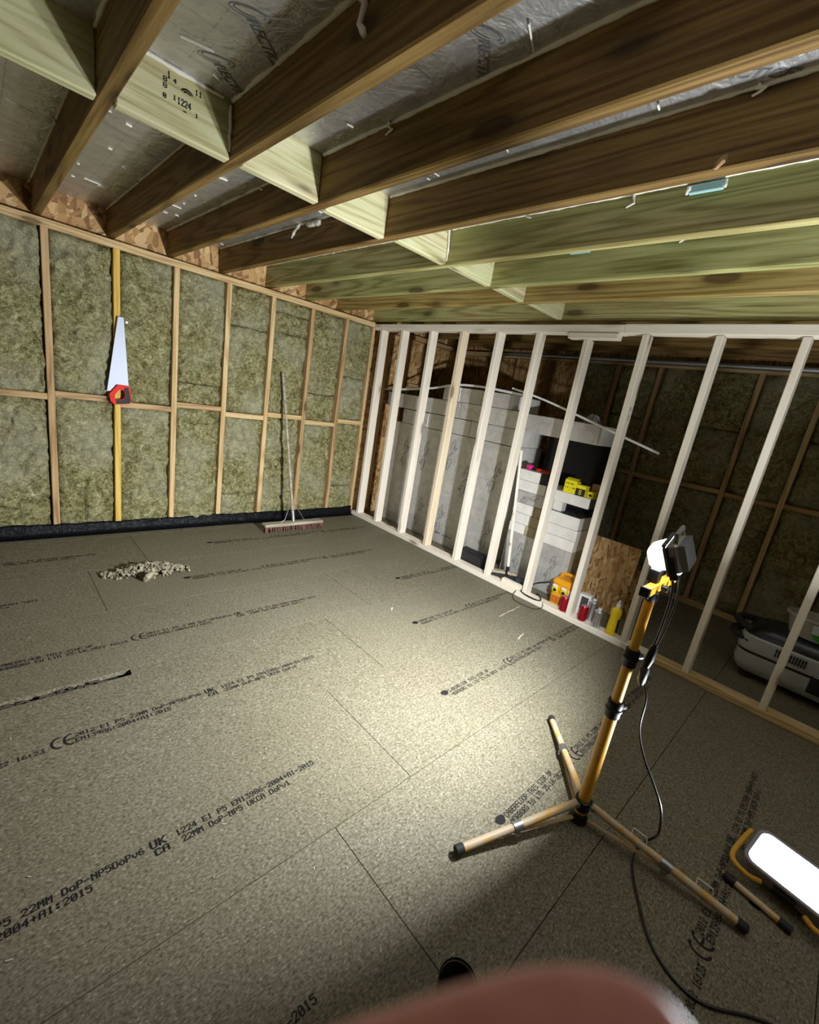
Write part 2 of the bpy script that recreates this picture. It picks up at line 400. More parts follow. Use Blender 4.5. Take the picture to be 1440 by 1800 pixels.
def floor_print():
    mb = MB(); p = .0152
    V = [(.5+.024*math.cos(a)*(1+.12*math.sin(3*a)), .001+.017*math.sin(a), 0) for a in [2*math.pi*k/20 for k in range(20)]]
    mb.add(V, [tuple(range(20))])
    dots(mb, 'CABERFLOOR THIS SIDE UP', .530, .0, .0150, .0215)
    dots(mb, 'NORBORD EU LTD 25.10.2022 16:23', .530, -.0295, .0156, .0215)
    for ox in (0, .036):
        arc(mb, 1.052+ox, -.014, .020, .027, math.radians(75), math.radians(285), .0075)
    mb.add([(1.072, -.018, 0), (1.098, -.018, 0), (1.098, -.011, 0), (1.072, -.011, 0)], [(0, 1, 2, 3)])
    dots(mb, '2012 E1 P5 22MM DoP-NP5DoPv6', 1.100, .0, .0162, .0215)
    dots(mb, 'EN13986:2004+A1:2015', 1.100, -.0295, .0162, .0215)
    dots(mb, 'UK', 1.568, .002, .023, .028, bold=.5); dots(mb, 'CA', 1.574, -.028, .021, .024, bold=.5)
    dots(mb, '1224 E1 P5 EN13986-2004+A1-2015', 1.638, .0, .0158, .0215)
    dots(mb, '22MM DoP-NP5 UKCA DoPv1', 1.648, -.0295, .0158, .0215)
    return mb.mesh('printed_text', 'ink', 0)
_logo = {}
def logo_mesh(m, kind):
    """outlined lettering with the double loop, about 0.33 long, +X reading direction"""
    if (m, kind) in _logo: return _logo[(m, kind)]
    cu = bpy.data.curves.new('lettering', 'FONT'); cu.body = 'RECTICEL'; cu.size = .078; cu.fill_mode = 'NONE' if kind == 'ceiling' else 'FRONT'; cu.bevel_depth = .0017 if kind == 'ceiling' else 0; cu.bevel_resolution = 0
    cu.resolution_u = 3; cu.space_character = .95; cu.shear = .25
    o = bpy.data.objects.new('lettering', cu); COL.objects.link(o)
    dg = bpy.context.evaluated_depsgraph_get(); src = bpy.data.meshes.new_from_object(o.evaluated_get(dg))
    bpy.data.objects.remove(o); bpy.data.curves.remove(cu)
    mb = MB(); mb.add([(v.co.x, v.co.y, v.co.z*.3) for v in src.vertices], [tuple(p.vertices) for p in src.polygons]); bpy.data.meshes.remove(src)
    if kind == 'ceiling':
        for k, (rx, ry) in enumerate(((.085, .034), (.066, .022))):
            arc(mb, -.03-.004*k, .035, rx, ry, math.radians(-35), math.radians(290), .004, 26, .0004, math.radians(68))
    else:
        for k, (rx, ry) in enumerate(((.092, .030), (.078, .020))):
            arc(mb, .045+.004*k, -.030, rx, ry, math.radians(75), math.radians(345), .0045, 26, .0004, math.radians(14))
            arc(mb, .300-.004*k, .085, rx, ry, math.radians(-105), math.radians(165), .0045, 26, .0004, math.radians(14))
    _logo[(m, kind)] = mb.mesh('printed_logo', m, 0); return _logo[(m, kind)]
def logo(parent, o, xdir, nrm, scale=1.0, m='ink_grey'):
    x = Vector(xdir).normalized(); z = Vector(nrm).normalized(); y = z.cross(x)
    X = Matrix(((x.x, y.x, z.x, o[0]), (x.y, y.y, z.y, o[1]), (x.z, y.z, z.z, o[2]), (0, 0, 0, 1))) @ Matrix.Scale(scale, 4)
    return link('printed_logo', logo_mesh(m, 'ceiling' if nrm[2] < -.5 else 'wall'), parent, parent.matrix_basis.inverted() @ X)

# ------------------------------------------------------------------ FLOOR
fl = obj('floor', MB().box(-2.2, 5.0, -3.2, 4.6, -.12, -.04), 'subfloor'); fl['kind'] = 'structure'
PRINT = floor_print()
G = .0014
rows = [(-1.545, .75), (-.945, 1.35), (-.345, .37), (.255, .768), (.857, 1.122), (1.457, 1.485), (2.057, 1.862), (2.657, .450), (3.257, .808), (3.857, 1.2)]
for i, (y0, J) in enumerate(rows):
    y1 = rows[i+1][0] if i+1 < len(rows) else 4.02
    if i == 0: y0 = -2.7
    for k in (-2, -1, 0, 1):
        xa, xb = J+2.4*k, J+2.4*(k+1)
        if xb < -2.1 or xa > 4.64: continue
        xa_, xb_ = max(xa, -2.1)+G, min(xb, 4.66)-G
        mb = MB()
        if i == 5 and k == -1:
            mb.prism([(xa_, y0+G), (xb_, y0+G), (xb_, y1-G), (.432, y1-G), (.430, y1-.047), (xa_, y1-.043)], -.022, 0)
        else: mb.box(xa_, xb_, y0+G, y1-G, -.022, 0)
        mid = Vector(((xa_+xb_)/2, (y0+y1)/2, 0))
        mb.V = [tuple(Vector(v)-Vector((mid.x, mid.y, 0))) for v in mb.V]
        bd = obj('floor_board', mb, 'chipboard', fl, loc=mid, smooth=0)
        if i in (0, 1, 9) or k == -2: continue
        if i == 8 and k == 1 or xa > 2.2: continue
        link('printed_text', PRINT, bd, loc=Vector((xa, y0+.272, .0007))-mid)
# fibres stuffed in the open slot
mb = MB()
for k in range(260):
    x = random.uniform(-.6, .39); y = random.uniform(2.018, 2.05); a = random.uniform(-.4, .4); l = random.uniform(.01, .04); z = random.uniform(-.034, -.008)
    mb.tube([(x, y, z), (x+l*math.cos(a), y+l*math.sin(a)*.4, z+random.uniform(-.006, .006))], random.uniform(.002, .006), 5)
sl = obj('slot_debris', mb, mat('dark_fibre', (.05, .042, .03), .95), fl); sl['kind'] = 'stuff'
# wood dust and shavings scattered on the boards
mb = MB()
for k in range(170):
    x, y = random.uniform(-.3, 3.0), random.uniform(-.2, 3.6); a = random.uniform(0, 6.28); l = random.uniform(.004, .014); w = random.uniform(.0015, .003)
    c, s_ = math.cos(a), math.sin(a)
    mb.add([(x, y, .001), (x+l*c, y+l*s_, .0025), (x+l*c-w*s_, y+l*s_+w*c, .003), (x-w*s_, y+w*c, .0015)], [(0, 1, 2, 3)])
for (xa, ya, xb, yb) in ((2.62, 1.50, 2.93, 1.52), (2.48, 1.24, 2.58, 1.26), (1.95, 1.93, 1.98, 1.96)):
    P = [(xa+(xb-xa)*t+random.uniform(-.006, .006), ya+(yb-ya)*t+random.uniform(-.004, .004), .001) for t in [k/8 for k in range(9)]]
    mb.tube(P, [random.uniform(.002, .006) for _ in P], 5, flat=.25)
sh = obj('wood_shavings', mb, mat('pale_shavings', (.50, .45, .33), .8), fl); sh['kind'] = 'stuff'

# ------------------------------------------------------------------ WALLS
def batt(w, h, seed, parent, X, nx=None, nz=None, thick=.07):
    nx = nx or max(8, int(w/.0135)); nz = nz or max(8, int(h/.016)); V = []; F = []
    off = Vector((seed*3.17, seed*1.71, seed*.77))
    for j in range(nz+1):
        for i in range(nx+1):
            u, v = i/nx, j/nz; x, z = u*w, v*h
            ex = min(x, w-x); ez = min(z, h-z)
            p = Vector((x, z, 0))+off
            ed = -.030*math.exp(-(ex/.016)**1.2)-.020*math.exp(-(ez/.014)**1.2)
            d = .022*noise.fractal(p*6, .9, 2, 3)+.017*noise.fractal(p*24, .7, 2, 3)
            cr = abs(noise.noise(p*Vector((5, 3, 1)) if False else Vector((p.x*6, p.y*3.2, 1.3))))
            d -= .022*math.exp(-(cr/.045)**2)
            jx = .006*noise.noise(Vector((0, p.y*12, 2.0))) if i in (0, nx) else 0
            V.append((x+jx, z, d+ed))
    W1 = nx+1
    for j in range(nz):
        for i in range(nx): F.append((j*W1+i, j*W1+i+1, (j+1)*W1+i+1, (j+1)*W1+i))
    b0 = len(V); V += [(0, 0, -thick), (w, 0, -thick), (w, h, -thick), (0, h, -thick)]
    F.append((b0, b0+3, b0+2, b0+1))
    F.append(tuple(range(nx+1))[::-1]+(b0, b0+1)); F.append(tuple(nz*W1+i for i in range(nx+1))+(b0+2, b0+3))
    F.append(tuple(j*W1 for j in range(nz+1))+(b0+3, b0)); F.append(tuple(j*W1+nx for j in range(nz, -1, -1))+(b0+1, b0+2))
    mb = MB().add(V, F)
    return obj('insulation_batt', mb, 'wool', parent, X, smooth=60)

YB = 4.0   # room face of the studs of the long insulated wall
wb = obj('wall_back', MB().box(-2.2, 4.8, YB+.092, YB+.11, -.04, 2.60), 'osb'); wb['kind'] = 'structure'
lumber('top_plate', -2.1, 3.085, YB-.002, YB+.088, 2.078, 2.126, 'stud_pine', wb, 'x')
lumber('top_plate', 3.18, 4.66, YB-.002, YB+.088, 2.078, 2.126, 'stud_brown', wb, 'x')
lumber('sole_plate', -2.1, 3.085, YB-.0, YB+.088, 0.0, .045, 'stud_pine', wb, 'x')
sx = [-1.64, -1.245, -.85, -.455, -.05, .354, .742, 1.131, 1.528, 1.921, 2.320, 2.714, 3.062]
sm = ['stud_pine']*5+['stud_brown', 'stud_yellow', 'stud_pine', 'stud_pine', 'stud_pine', 'stud_pine', 'stud_brown', 'stud_pine']
sm[10] = 'stud_brown'; sm[11] = 'stud_brown'; sm[12] = 'stud_pine'
for x, m in zip(sx, sm):
    lumber('stud', x, x+(.040 if x < 3 else .030), YB, YB+.088, .045, 2.078, m, wb, 'z')
rz = {4: 1.040, 5: 1.062, 6: 1.033, 7: 1.075, 8: 1.035, 9: 1.070, 10: 1.035, 11: 1.080}
spl = {7: ([], [1.235]), 8: ([.275], [1.77]), 9: ([], [1.80, 1.97]), 10: ([], [1.30, ]), 11: ([.33], [1.52]), 5: ([], []), 6: ([], []), 4: ([], [])}
for b in range(12):
    xa, xb = sx[b]+.040, sx[b+1]; top = rz.get(b, 1.04 if b % 2 else 1.065)
    lumber('rail', xa, xb, YB+.003, YB+.080, top-.043, top, 'stud_brown' if b in (4, 5, 6, 7) else 'stud_pine', wb, 'x')
    lo, hi = spl.get(b, ([], []))
    for z0, z1, cuts in ((.045, top-.043, lo), (top, 2.078, hi)):
        zz = [z0]+cuts+[z1]
        for a in range(len(zz)-1):
            X = frame((xa+.003, YB+.012+random.uniform(-.004, .008), zz[a]+.002), (1, 0, 0), (0, 0, 1))
            hgt = zz[a+1]-zz[a]-.004
            if b >= 4: batt(xb-xa-.006, hgt, b*7+a+z0*3, wb, X)
            else: batt(xb-xa-.006, hgt, b*7+a+z0*3, wb, X, 8, 12)
# back-room end of the same wall: bare boarding with studs
for x in (3.30, 3.62, 4.02, 4.42): lumber('stud', x, x+.04, YB+.004, YB+.09, .045, 2.078, 'stud_brown', wb, 'z')
lumber('brace', 3.66, 4.02, YB+.03, YB+.085, 1.55, 1.59, 'stud_brown', wb, 'x')
# rim boarding seen between the joist ends is the wall_back sheet itself; a narrow packing strip sits on the plate
# black membrane turned up at the foot of the wall
mb = MB(); V = []; F = []; nx = 150; cross = [(.000, .0035), (-.012, .0), (-.03, -.002), (-.018, .03), (-.012, .055), (-.006, .080)]
cross = [(-.075, .003), (-.045, .006), (-.022, .014), (-.014, .035), (-.010, .060), (-.006, .082), (.004, .086)]
for i in range(nx+1):
    x = -2.0+5.07*i/nx
    for j, (dy, z) in enumerate(cross):
        q = noise.noise(Vector((x*7, j*.7, 0)))*.010+noise.noise(Vector((x*25, j*1.3, 4)))*.005
        zz = z+(.013*noise.noise(Vector((x*3.1, 5, 0)))+.008*noise.noise(Vector((x*11, 2, 0))) if j >= 4 else 0)+abs(q)*.5
        V.append((x, YB+dy-abs(q), max(.0022, zz)))
nc = len(cross)
for i in range(nx):
    for j in range(nc-1): F.append((i*nc+j, (i+1)*nc+j, (i+1)*nc+j+1, i*nc+j+1))
obj('black_membrane', mb.add(V, F), 'poly', wb, smooth=70)

XF = 4.63
wf = obj('wall_far', MB().box(XF+.092, XF+.11, -3.2, 4.2, -.04, 2.6), 'osb'); wf['kind'] = 'structure'
lumber('top_plate', XF-.002, XF+.088, -2.7, 4.0, 2.085, 2.135, 'stud_pine', wf, 'y')
lumber('sole_plate', XF, XF+.088, -2.7, 4.0, 0, .045, 'stud_pine', wf, 'y')
fy = [-2.43, -2.03, -1.62, -1.22, -.82, -.41, -.005, .391, .811, 1.21, 1.60, 2.0, 2.4, 2.8, 3.2, 3.6]
for k, y in enumerate(fy):
    lumber('stud', XF, XF+.088, y-.04, y, .045, 2.085, 'stud_brown' if k not in (7,) else 'stud_pine', wf, 'z')
    if k == 0: continue
    ya, yb = fy[k-1], y-.04; top = 1.08+.012*(k % 2)
    lumber('rail', XF+.003, XF+.08, ya, yb, top-.042, top, 'stud_brown', wf, 'y')
    if y > 2.5: continue
    for z0, z1 in ((.045, top-.042), (top, 1.60 if k % 2 else 2.085), (1.60, 2.085) if k % 2 else (0, 0)):
        if z1 <= z0: continue
        X = frame((XF+.012, yb-.003, z0+.002), (0, -1, 0), (0, 0, 1))
        batt(yb-ya-.006, z1-z0-.004, k*5+z0*2, wf, X, 12, 18)
# pipe run under the back-room ceiling
# walls behind the photographer, never in view, closing the room
wl = obj('wall_left', MB().box(-2.2, -2.1, -2.8, 4.1, -.04, 2.6), 'joist_brown'); wl['kind'] = 'structure'
wn = obj('wall_front', MB().box(-2.2, 4.75, -2.8, -2.7, -.04, 2.6), 'joist_brown'); wn['kind'] = 'structure'

# partition of open studs
wr = bpy.data.objects.new('wall_right', None); COL.objects.link(wr); wr['kind'] = 'structure'
PX0, PX1 = 3.085, 3.174
lumber('bottom_plate', PX0-.003, PX1, .62, 3.99, .0005, .045, 'stud_white', wr, 'y')
lumber('bottom_plate', PX0-.003, PX1, -2.6, .618, .0005, .045, 'stud_pine', wr, 'y')
lumber('top_plate', PX0-.004, PX1, 1.35, 3.995, 2.055, 2.112, 'stud_white', wr, 'y')
lumber('top_plate', PX0-.002, PX1, -2.6, 1.348, 2.058, 2.116, 'stud_white', wr, 'y')
lumber('packer', PX0-.012, PX1-.03, 1.372, 1.735, 2.018, 2.056, 'stud_white', wr, 'y')
for y in (3.905, 3.574, 3.171, 2.785, 2.389, 2.011, 1.615, 1.222, .808, .413, .011, -.385, -.78, -1.18, -1.58, -1.98):
    top = 2.018 if abs(y-1.615) < .01 else 2.0555
    st = lumber('stud', PX0, PX1, y-.038, y, .045, top, 'stud_orange' if abs(y-2.785) < .01 else 'stud_white', wr, 'z')
    if abs(y-1.222) < .01:      # grade stamp on the narrow side
        pm = MB(); dots(pm, 'KD  C16', 0, .011, .013, .011); dots(pm, 'CE 1224', 0, -.008, .013, .011)
        link('printed_text', pm.mesh('printed_text', 'ink_grey', 0), st, st.matrix_basis.inverted() @ frame((PX0+.045, y-.0388, 1.60), (0, 0, -1), (-1, 0, 0) if False else (1, 0, 0)))
lumber('noggin_offcut', 3.10, 3.16, 3.60, 3.87, .0455, .085, 'stud_white', wr, 'y') if False else None

# ------------------------------------------------------------------ CEILING
ZJ, ZF = 2.147, 2.322
ce = obj('ceiling', MB().box(-2.2, 4.75, -2.8, 4.11, 2.46, 2.52), 'osb'); ce['kind'] = 'structure'
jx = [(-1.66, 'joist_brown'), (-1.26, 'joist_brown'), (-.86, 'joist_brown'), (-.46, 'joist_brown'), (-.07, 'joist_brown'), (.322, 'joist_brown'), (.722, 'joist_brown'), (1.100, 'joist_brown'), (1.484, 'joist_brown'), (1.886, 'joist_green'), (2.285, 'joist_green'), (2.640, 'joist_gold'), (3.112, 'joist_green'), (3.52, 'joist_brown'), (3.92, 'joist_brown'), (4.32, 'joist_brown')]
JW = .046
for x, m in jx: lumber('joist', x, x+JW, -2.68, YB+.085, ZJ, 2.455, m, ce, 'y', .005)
ny = [1.95]*5+[1.932, 1.930, 1.945, 1.895, 1.880, 1.868, 1.835]
for k in range(len(jx)-1):
    xa, xb = jx[k][0]+JW, jx[k+1][0]
    y0 = ny[k] if k < len(ny) else None
    if y0 and k >= 3:
        ng = lumber('noggin', xa, xb, y0, y0+.045, ZJ+random.uniform(-.004, .004), 2.40, 'noggin', ce, 'x', .005)
        if k == 5:
            pm = MB()
            for (t, x, y, p, h) in (('1', .012, .012, .012, .02), ('4', .030, .004, .012, .012), ('11', .098, .006, .012, .016), ('0', .0, -.050, .012, .014), ('1', .030, -.042, .012, .014), ('1224', .044, -.044, .011, .020), ('-', .062, -.066, .012, .02), ('1', .100, -.060, .012, .012)): dots(pm, t, x, y, p, h, bold=.5)
            for rr in (.018, .010): arc(pm, .072, -.016, rr, rr*.8, math.radians(20), math.radians(160), .005, 12)
            for yy in (-.004, -.022): dots(pm, '8', 0, yy, .014, .014, bold=.5)
            link('printed_text', pm.mesh('printed_text', 'ink', 0), ng, ng.matrix_basis.inverted() @ frame((.50, y0-.0008, 2.285), (1, 0, 0), (0, 0, 1)))
    segs = ((-2.68, 0.3), (.302, y0), (y0+.045, YB+.088)) if y0 else ((-2.68, .3), (.302, 2.7), (2.702, YB+.088))
    for ya, yb in segs:
        dz = random.uniform(-.006, .006)
        cx, cy = (xa+xb)/2, (ya+yb)/2
        ib = obj('insulation_board', MB().box(xa+.001-cx, xb-.001-cx, ya+.002-cy, yb-.002-cy, 0, .11, .004), 'foil', ce, loc=(cx, cy, ZF+dz), smooth=0)
        if k == 5 and ya == .302:
            for (lx, ly) in ((.585, 1.50), (.60, 1.78), (.57, .78)): logo(ib, (lx, ly, ZF+dz-.0008), (.77, .64, 0), (0, 0, -1), .62)
        if k == 7 and ya == .302: logo(ib, (1.40, .56, ZF+dz-.0008), (.5, -.87, 0), (0, 0, -1), .6)
        if k == 6 and ya == .302: logo(ib, (.98, 1.0, ZF+dz-.0008), (.77, .64, 0), (0, 0, -1), .6)
        if k < 4: continue
        # foam gunned into the gaps along both joists
        for side in (0, 1):
            if k > 11 and side == 0: continue
            mb = MB(); n = int((yb-ya)/.022); P = []; R = []
            heavy = noise.noise(Vector((k*3.1, side*7.7, ya)))
            for i in range(n+1):
                y = ya+.01+(yb-ya-.02)*i/n; q = noise.noise(Vector((y*9, k*2.2, side*5.0)))
                P.append(((xa+.002) if side == 0 else (xb-.002), y, ZF+dz-.001+.004*q)); R.append(max(.003, .0065+.006*q+.004*heavy+random.uniform(-.0018, .0018)))
            mb.tube(P, R, 7)
            for _ in range(1 if k % 2 else 2):
                i = random.randrange(3, n-3); p = Vector(P[i]); s_ = 1 if side == 0 else -1
                ln = random.choice((.012, .02, .03, .05)); D = [p+Vector((s_*.004+random.uniform(-.003, .003), random.uniform(-.012, .012)*t*3, -ln*t)) for t in (0, .25, .5, .75, 1)]
                mb.tube(D, [.009, .006, .004, .0045, .003], 7)
            obj('foam_bead', mb, 'foam', ce, smooth=80)
mb = MB(); rq = random.Random(11)
for i in range(230):
    k = rq.randrange(4, 12); xa, xb = jx[k][0]+JW, jx[k+1][0]; x = rq.uniform(xa+.02, xb-.02); y = rq.uniform(.2, 3.9); a = rq.gauss(.1, .25); l = rq.choice((.006, .008, .012, .02, .045)); w = rq.uniform(.0015, .003); z = ZF-.0075
    if abs(y-1.93) < .09: continue
    c, s_ = math.cos(a), math.sin(a); mb.box(-l, l, -w, w, 0, .004, X=Matrix.Translation((x, y, z)) @ Matrix.Rotation(a, 4, 'Z'))
ff_ = obj('foam_flecks', mb, 'foam', ce, smooth=0); ff_['kind'] = 'stuff'
# ragged foam blobs that show clearly in the photograph
def blob(pts, r):
    mb = MB(); P = []; R = []
    for a, b in zip(pts[:-1], pts[1:]):
        for t in (0, .33, .66):
            P.append(Vector(a).lerp(Vector(b), t)+Vector((random.uniform(-.004, .004),)*3)); R.append(r*random.uniform(.6, 1.25))
    P.append(Vector(pts[-1])); R.append(r*.6); mb.tube(P, R, 8); return obj('foam_bead', mb, 'foam', ce, smooth=80)
blob([(.717, 1.165, 2.325), (.716, 1.13, 2.29), (.716, 1.145, 2.255), (.717, 1.12, 2.225)], .010)
blob([(.716, 1.26, 2.328), (.712, 1.21, 2.318), (.714, 1.17, 2.327)], .010)
blob([(1.478, 2.78, 2.322), (1.477, 2.84, 2.29), (1.477, 2.88, 2.255)], .009)
blob([(1.479, 2.55, 2.30), (1.479, 2.62, 2.30), (1.479, 2.70, 2.305)], .014)
blob([(.316, 1.60, 2.318), (.30, 1.64, 2.30), (.312, 1.70, 2.318)], .013)
blob([(.40, 1.928, 2.322), (.55, 1.927, 2.318), (.69, 1.928, 2.322)], .008)
blob([(.717, 1.925, 2.31), (.717, 1.925, 2.24), (.718, 1.926, 2.17)], .006)
blob([(1.86, 1.886, 2.31), (1.876, 1.887, 2.24), (1.88, 1.888, 2.165)], .006)
for (x, y, z, m) in ((1.878, .665, 2.292, 'teal'), (2.278, 1.33, 2.29, 'teal')):
    pl = obj('insulation_plug', MB().box(-.008, .008, -.055, .055, -.014, .014, .003), [m], ce, loc=(x, y, z), smooth=0)
blob([(1.872, .722, 2.30), (1.872, .724, 2.278)], .007); blob([(1.872, .606, 2.305), (1.872, .604, 2.28)], .006)
# split knot hanging off a joist edge
obj('loose_bark', MB().tube([(1.498, .50, 2.19), (1.486, .51, 2.165), (1.484, .52, 2.15)], [.012, .02, .008], 7, flat=.5), 'stud_brown', ce, smooth=0)

def led_light(parent, X, w, h, watts, spread, col):
    ld = bpy.data.lights.new('led_light', 'AREA'); ld.shape = 'RECTANGLE'; ld.size = w; ld.size_y = h
    ld.energy = watts; ld.spread = math.radians(spread); ld.color = col
    return link('led_light', ld, parent, X)
# ------------------------------------------------------------------ TRIPOD WORK LIGHT
HX, HY = 1.52, .349
T = thing('tripod_work_light', 'yellow tripod stand with a lit LED floodlight on its top bar', 'work light', (HX, HY, 0))
obj('lower_tube', MB().tube([(0, 0, .012), (0, 0, .50)], .0215, 20), 'yellow_tube', T)
obj('middle_tube', MB().tube([(0, 0, .48), (0, 0, .72)], .018, 20), 'yellow_tube', T)
obj('upper_tube', MB().tube([(0, 0, .70), (0, 0, .945)], .0155, 20), 'yellow_tube', T)
for z, r in ((.498, .0265), (.702, .0235)):
    c = obj('collar', MB().lathe([(r*.93, -.032), (r, -.028), (r, -.006), (r*1.12, -.002), (r*1.12, .004), (r, .008), (r, .026), (r*.9, .032)], 20), 'black', T, loc=(0, 0, z))
    obj('knob', MB().tube([(r*.8, -.01, 0), (r+.02, -.02, 0)], [.008, .01], 10), 'black', c)
hub = obj('hub', MB().lathe([(.024, .055), (.029, .058), (.029, .085), (.031, .088), (.031, .098), (.024, .102)], 16), 'black', T)
obj('foot_clamp', MB().lathe([(.030, .004), (.034, .008), (.034, .022), (.026, .034), (.023, .04)], 14), 'black', T)
for k, (fx, fy_, zf) in enumerate(((1.030, .545, .022), (1.590, -.17, .022), (1.925, .690, .022))):
    d = Vector((fx-HX, fy_-HY, 0)); dn = d.normalized()
    a = dn*.034+Vector((0, 0, .088)); e = Vector((d.x, d.y, zf)); L = e-a; sd = dn.cross(Vector((0, 0, 1)))
    lg = obj('leg', MB().tube([a, a+L*.3, a+L*.7, e-L*.03], .0135, 14), 'worn_tube', T)
    obj('foot_cap', MB().tube([e-L*.055, e-L*.02, e, e+L*.008], [.0155, .0165, .0165, .012], 14), 'black_matt', lg)
    m_ = a+L*.52; cl = obj('leg_clamp', MB().tube([m_-L*.035, m_+L*.035], .0175, 14).tube([m_+Vector((0, 0, -.02))-sd*.016, m_+Vector((0, 0, -.02))+sd*.016], .011, 10), 'dull_steel', lg)
    obj('brace', MB().tube([dn*.032+Vector((0, 0, .022)), m_+Vector((0, 0, -.018))], .008, 8, flat=.45), 'worn_tube', T)
    if k == 1:
        for t in (.28, .70):
            p = a+L*t+Vector((0, 0, .013)); q = L.normalized()
            obj('wire_clip', MB().tube([p, p+sd*-.012+Vector((0, 0, .018)), p+sd*-.012+q*.045+Vector((0, 0, .02)), p-sd*.012+q*.05+Vector((0, 0, .0))], .0022, 6), 'steel', T)
    hb = Vector((dn.x*.028, dn.y*.028, .085)); obj('leg_bracket', MB().box(-.012, .02, -.009, .009, -.014, .014, .002, X=frame(hb, dn, (0, 0, 1))), 'dull_steel', T, smooth=0)
bar = obj('crossbar', MB().box(-.08, .205, -.014, .014, .945, .973, .002), 'yellow_tube', T, smooth=0)
for xx in (-.081, .206): obj('end_cap', MB().box(xx-.006, xx+.006, -.0152, .0152, .9435, .9745, .002), 'black', bar, smooth=0)
obj('bar_socket', MB().lathe([(.019, .915), (.022, .92), (.022, .944), (.018, .946)], 16), 'black', T)
obj('wing_nut', MB().box(.03, .05, -.034, -.014, .95, .966, .002), 'black', T, smooth=0)
obj('bar_bolt', MB().tube([(.1, -.022, .947), (.1, -.022, .935)], .008, 8), 'black', T)
# lamp head, tilted a little down, looking along the long wall
LN = Vector((-.04, .90, -.37)).normalized(); LX = Vector((.95, .25, .10)); LX = (LX-LN*LX.dot(LN)).normalized(); LY = (LN.cross(LX)).normalized()
if LY.z < 0: LY = -LY
lc = Vector((.034, -.022, 1.080))
H = frame(lc, LX, LY) @ Matrix.Scale(.80, 4)               # local x across, y up, z = x cross y
zs = 1 if (H.to_3x3() @ Vector((0, 0, 1))).dot(LN) > 0 else -1
hd = MB(); hd.box(-.085, .085, -.062, .062, -.030*zs if zs > 0 else -.012, .012 if zs > 0 else .030, .010)
head = obj('lamp_head', hd, 'dull_steel', T, X=H, smooth=30)
rimf = MB()
for (x0, x1, y0, y1) in ((-.088, .088, .052, .066), (-.088, .088, -.066, -.052), (-.088, -.074, -.052, .052), (.074, .088, -.052, .052)):
    rimf.box(x0, x1, y0, y1, *((.010, .024) if zs > 0 else (-.024, -.010)), .003)
obj('lamp_rim', rimf, 'dark_grey', head, smooth=0)
zz = .0135*zs
V = [(-.074, -.052, zz), (.074, -.052, zz), (.074, .052, zz), (-.074, .052, zz)]
dm = MB(); V = []; F = []
for j in range(9):
    for i in range(11):
        u, v = i/10*2-1, j/8*2-1; V.append((.074*u, .052*v, zz+zs*.078*(1-u**8)*(1-v**8)))
for j in range(8):
    for i in range(10):
        f = (j*11+i, j*11+i+1, (j+1)*11+i+1, (j+1)*11+i); F.append(f if zs > 0 else f[::-1])
obj('led_panel', dm.add(V, F), 'lens_hot', head)
led_light(head, Matrix.Translation((0, 0, zs*.096)) @ (Matrix.Rotation(math.pi, 4, 'X') if zs > 0 else Matrix.Identity(4)), .12, .085, LAMP_TRIPOD, 138, (.95, .97, 1.0))
fins = MB()
for i in range(9): x = -.072+.018*i; fins.box(x-.002, x+.002, -.052, .052, *((-.052, -.029) if zs > 0 else (.029, .052)))
obj('cooling_fins', fins, 'dull_steel', head, smooth=0)
obj('handle', MB().tube([(-.06, .06, -.02*zs), (-.06, .092, -.028*zs), (.06, .092, -.028*zs), (.06, .06, -.02*zs)], .0085, 10), 'dull_steel', head)
obj('bracket', MB().box(-.093, -.088, -.075, .012, -.014, .014, .001).box(.088, .093, -.075, .012, -.014, .014, .001).box(-.093, .093, -.079, -.074, -.014, .014, .001), 'black', head, smooth=0)
obj('tilt_knob', MB().tube([(.093, 0, 0), (.112, 0, 0)], [.014, .012], 12), 'black', head)
obj('lamp_stem', MB().box(-.022, .022, -.016, .016, .973, 1.018, .003), 'black', T, loc=(.02, .012, 0), smooth=0)
# flex
def spline(P, k=6):
    P = [Vector(p) for p in P]; out = []
    for i in range(len(P)-1):
        p0, p1, p2, p3 = P[max(i-1, 0)], P[i], P[i+1], P[min(i+2, len(P)-1)]
        for j in range(k):
            t = j/k; out.append(.5*((2*p1)+(p2-p0)*t+(2*p0-5*p1+4*p2-p3)*t*t+(3*p1-p0-3*p2+p3)*t**3))
    return out+[P[-1]]
CB = thing('power_cable', 'black flex with an inline plug hanging from the tripod lamp to the floor', 'cable', (1.53, .30, .70))
cp = [(1.560, .340, 1.05), (1.535, .315, 1.02), (1.532, .296, .946), (1.532, .295, .825), (1.531, .298, .74), (1.531, .300, .70), (1.533, .290, .634), (1.538, .270, .579), (1.540, .261, .469), (1.548, .223, .377), (1.560, .170, .295), (1.569, .13, .222), (1.60, .115, .12), (1.66, .125, .035), (1.64, .148, .006), (1.58, .155, .005), (1.53, .150, .005), (1.47, .125, .005), (1.41, .090, .005), (1.318, .026, .005), (1.272, -.048, .005), (1.279, -.130, .005), (1.37, -.245, .005), (1.46, -.42, .005)]
O = Vector((1.53, .30, .70))
obj('flex', MB().tube([p-O for p in spline(cp)], .0042, 8), 'cable', CB, smooth=60)
obj('flex', MB().tube([p-O for p in spline([(1.60, .325, 1.08), (1.585, .305, 1.02), (1.56, .285, .93), (1.545, .286, .83), (1.535, .292, .76)])], .0035, 8), 'cable', CB, smooth=60)
obj('inline_plug', MB().tube([(.003, -.004, .075), (.003, -.004, .06), (.002, -.003, .02), (.0, 0, -.01)], [.006, .013, .014, .010], 12), 'black', CB)
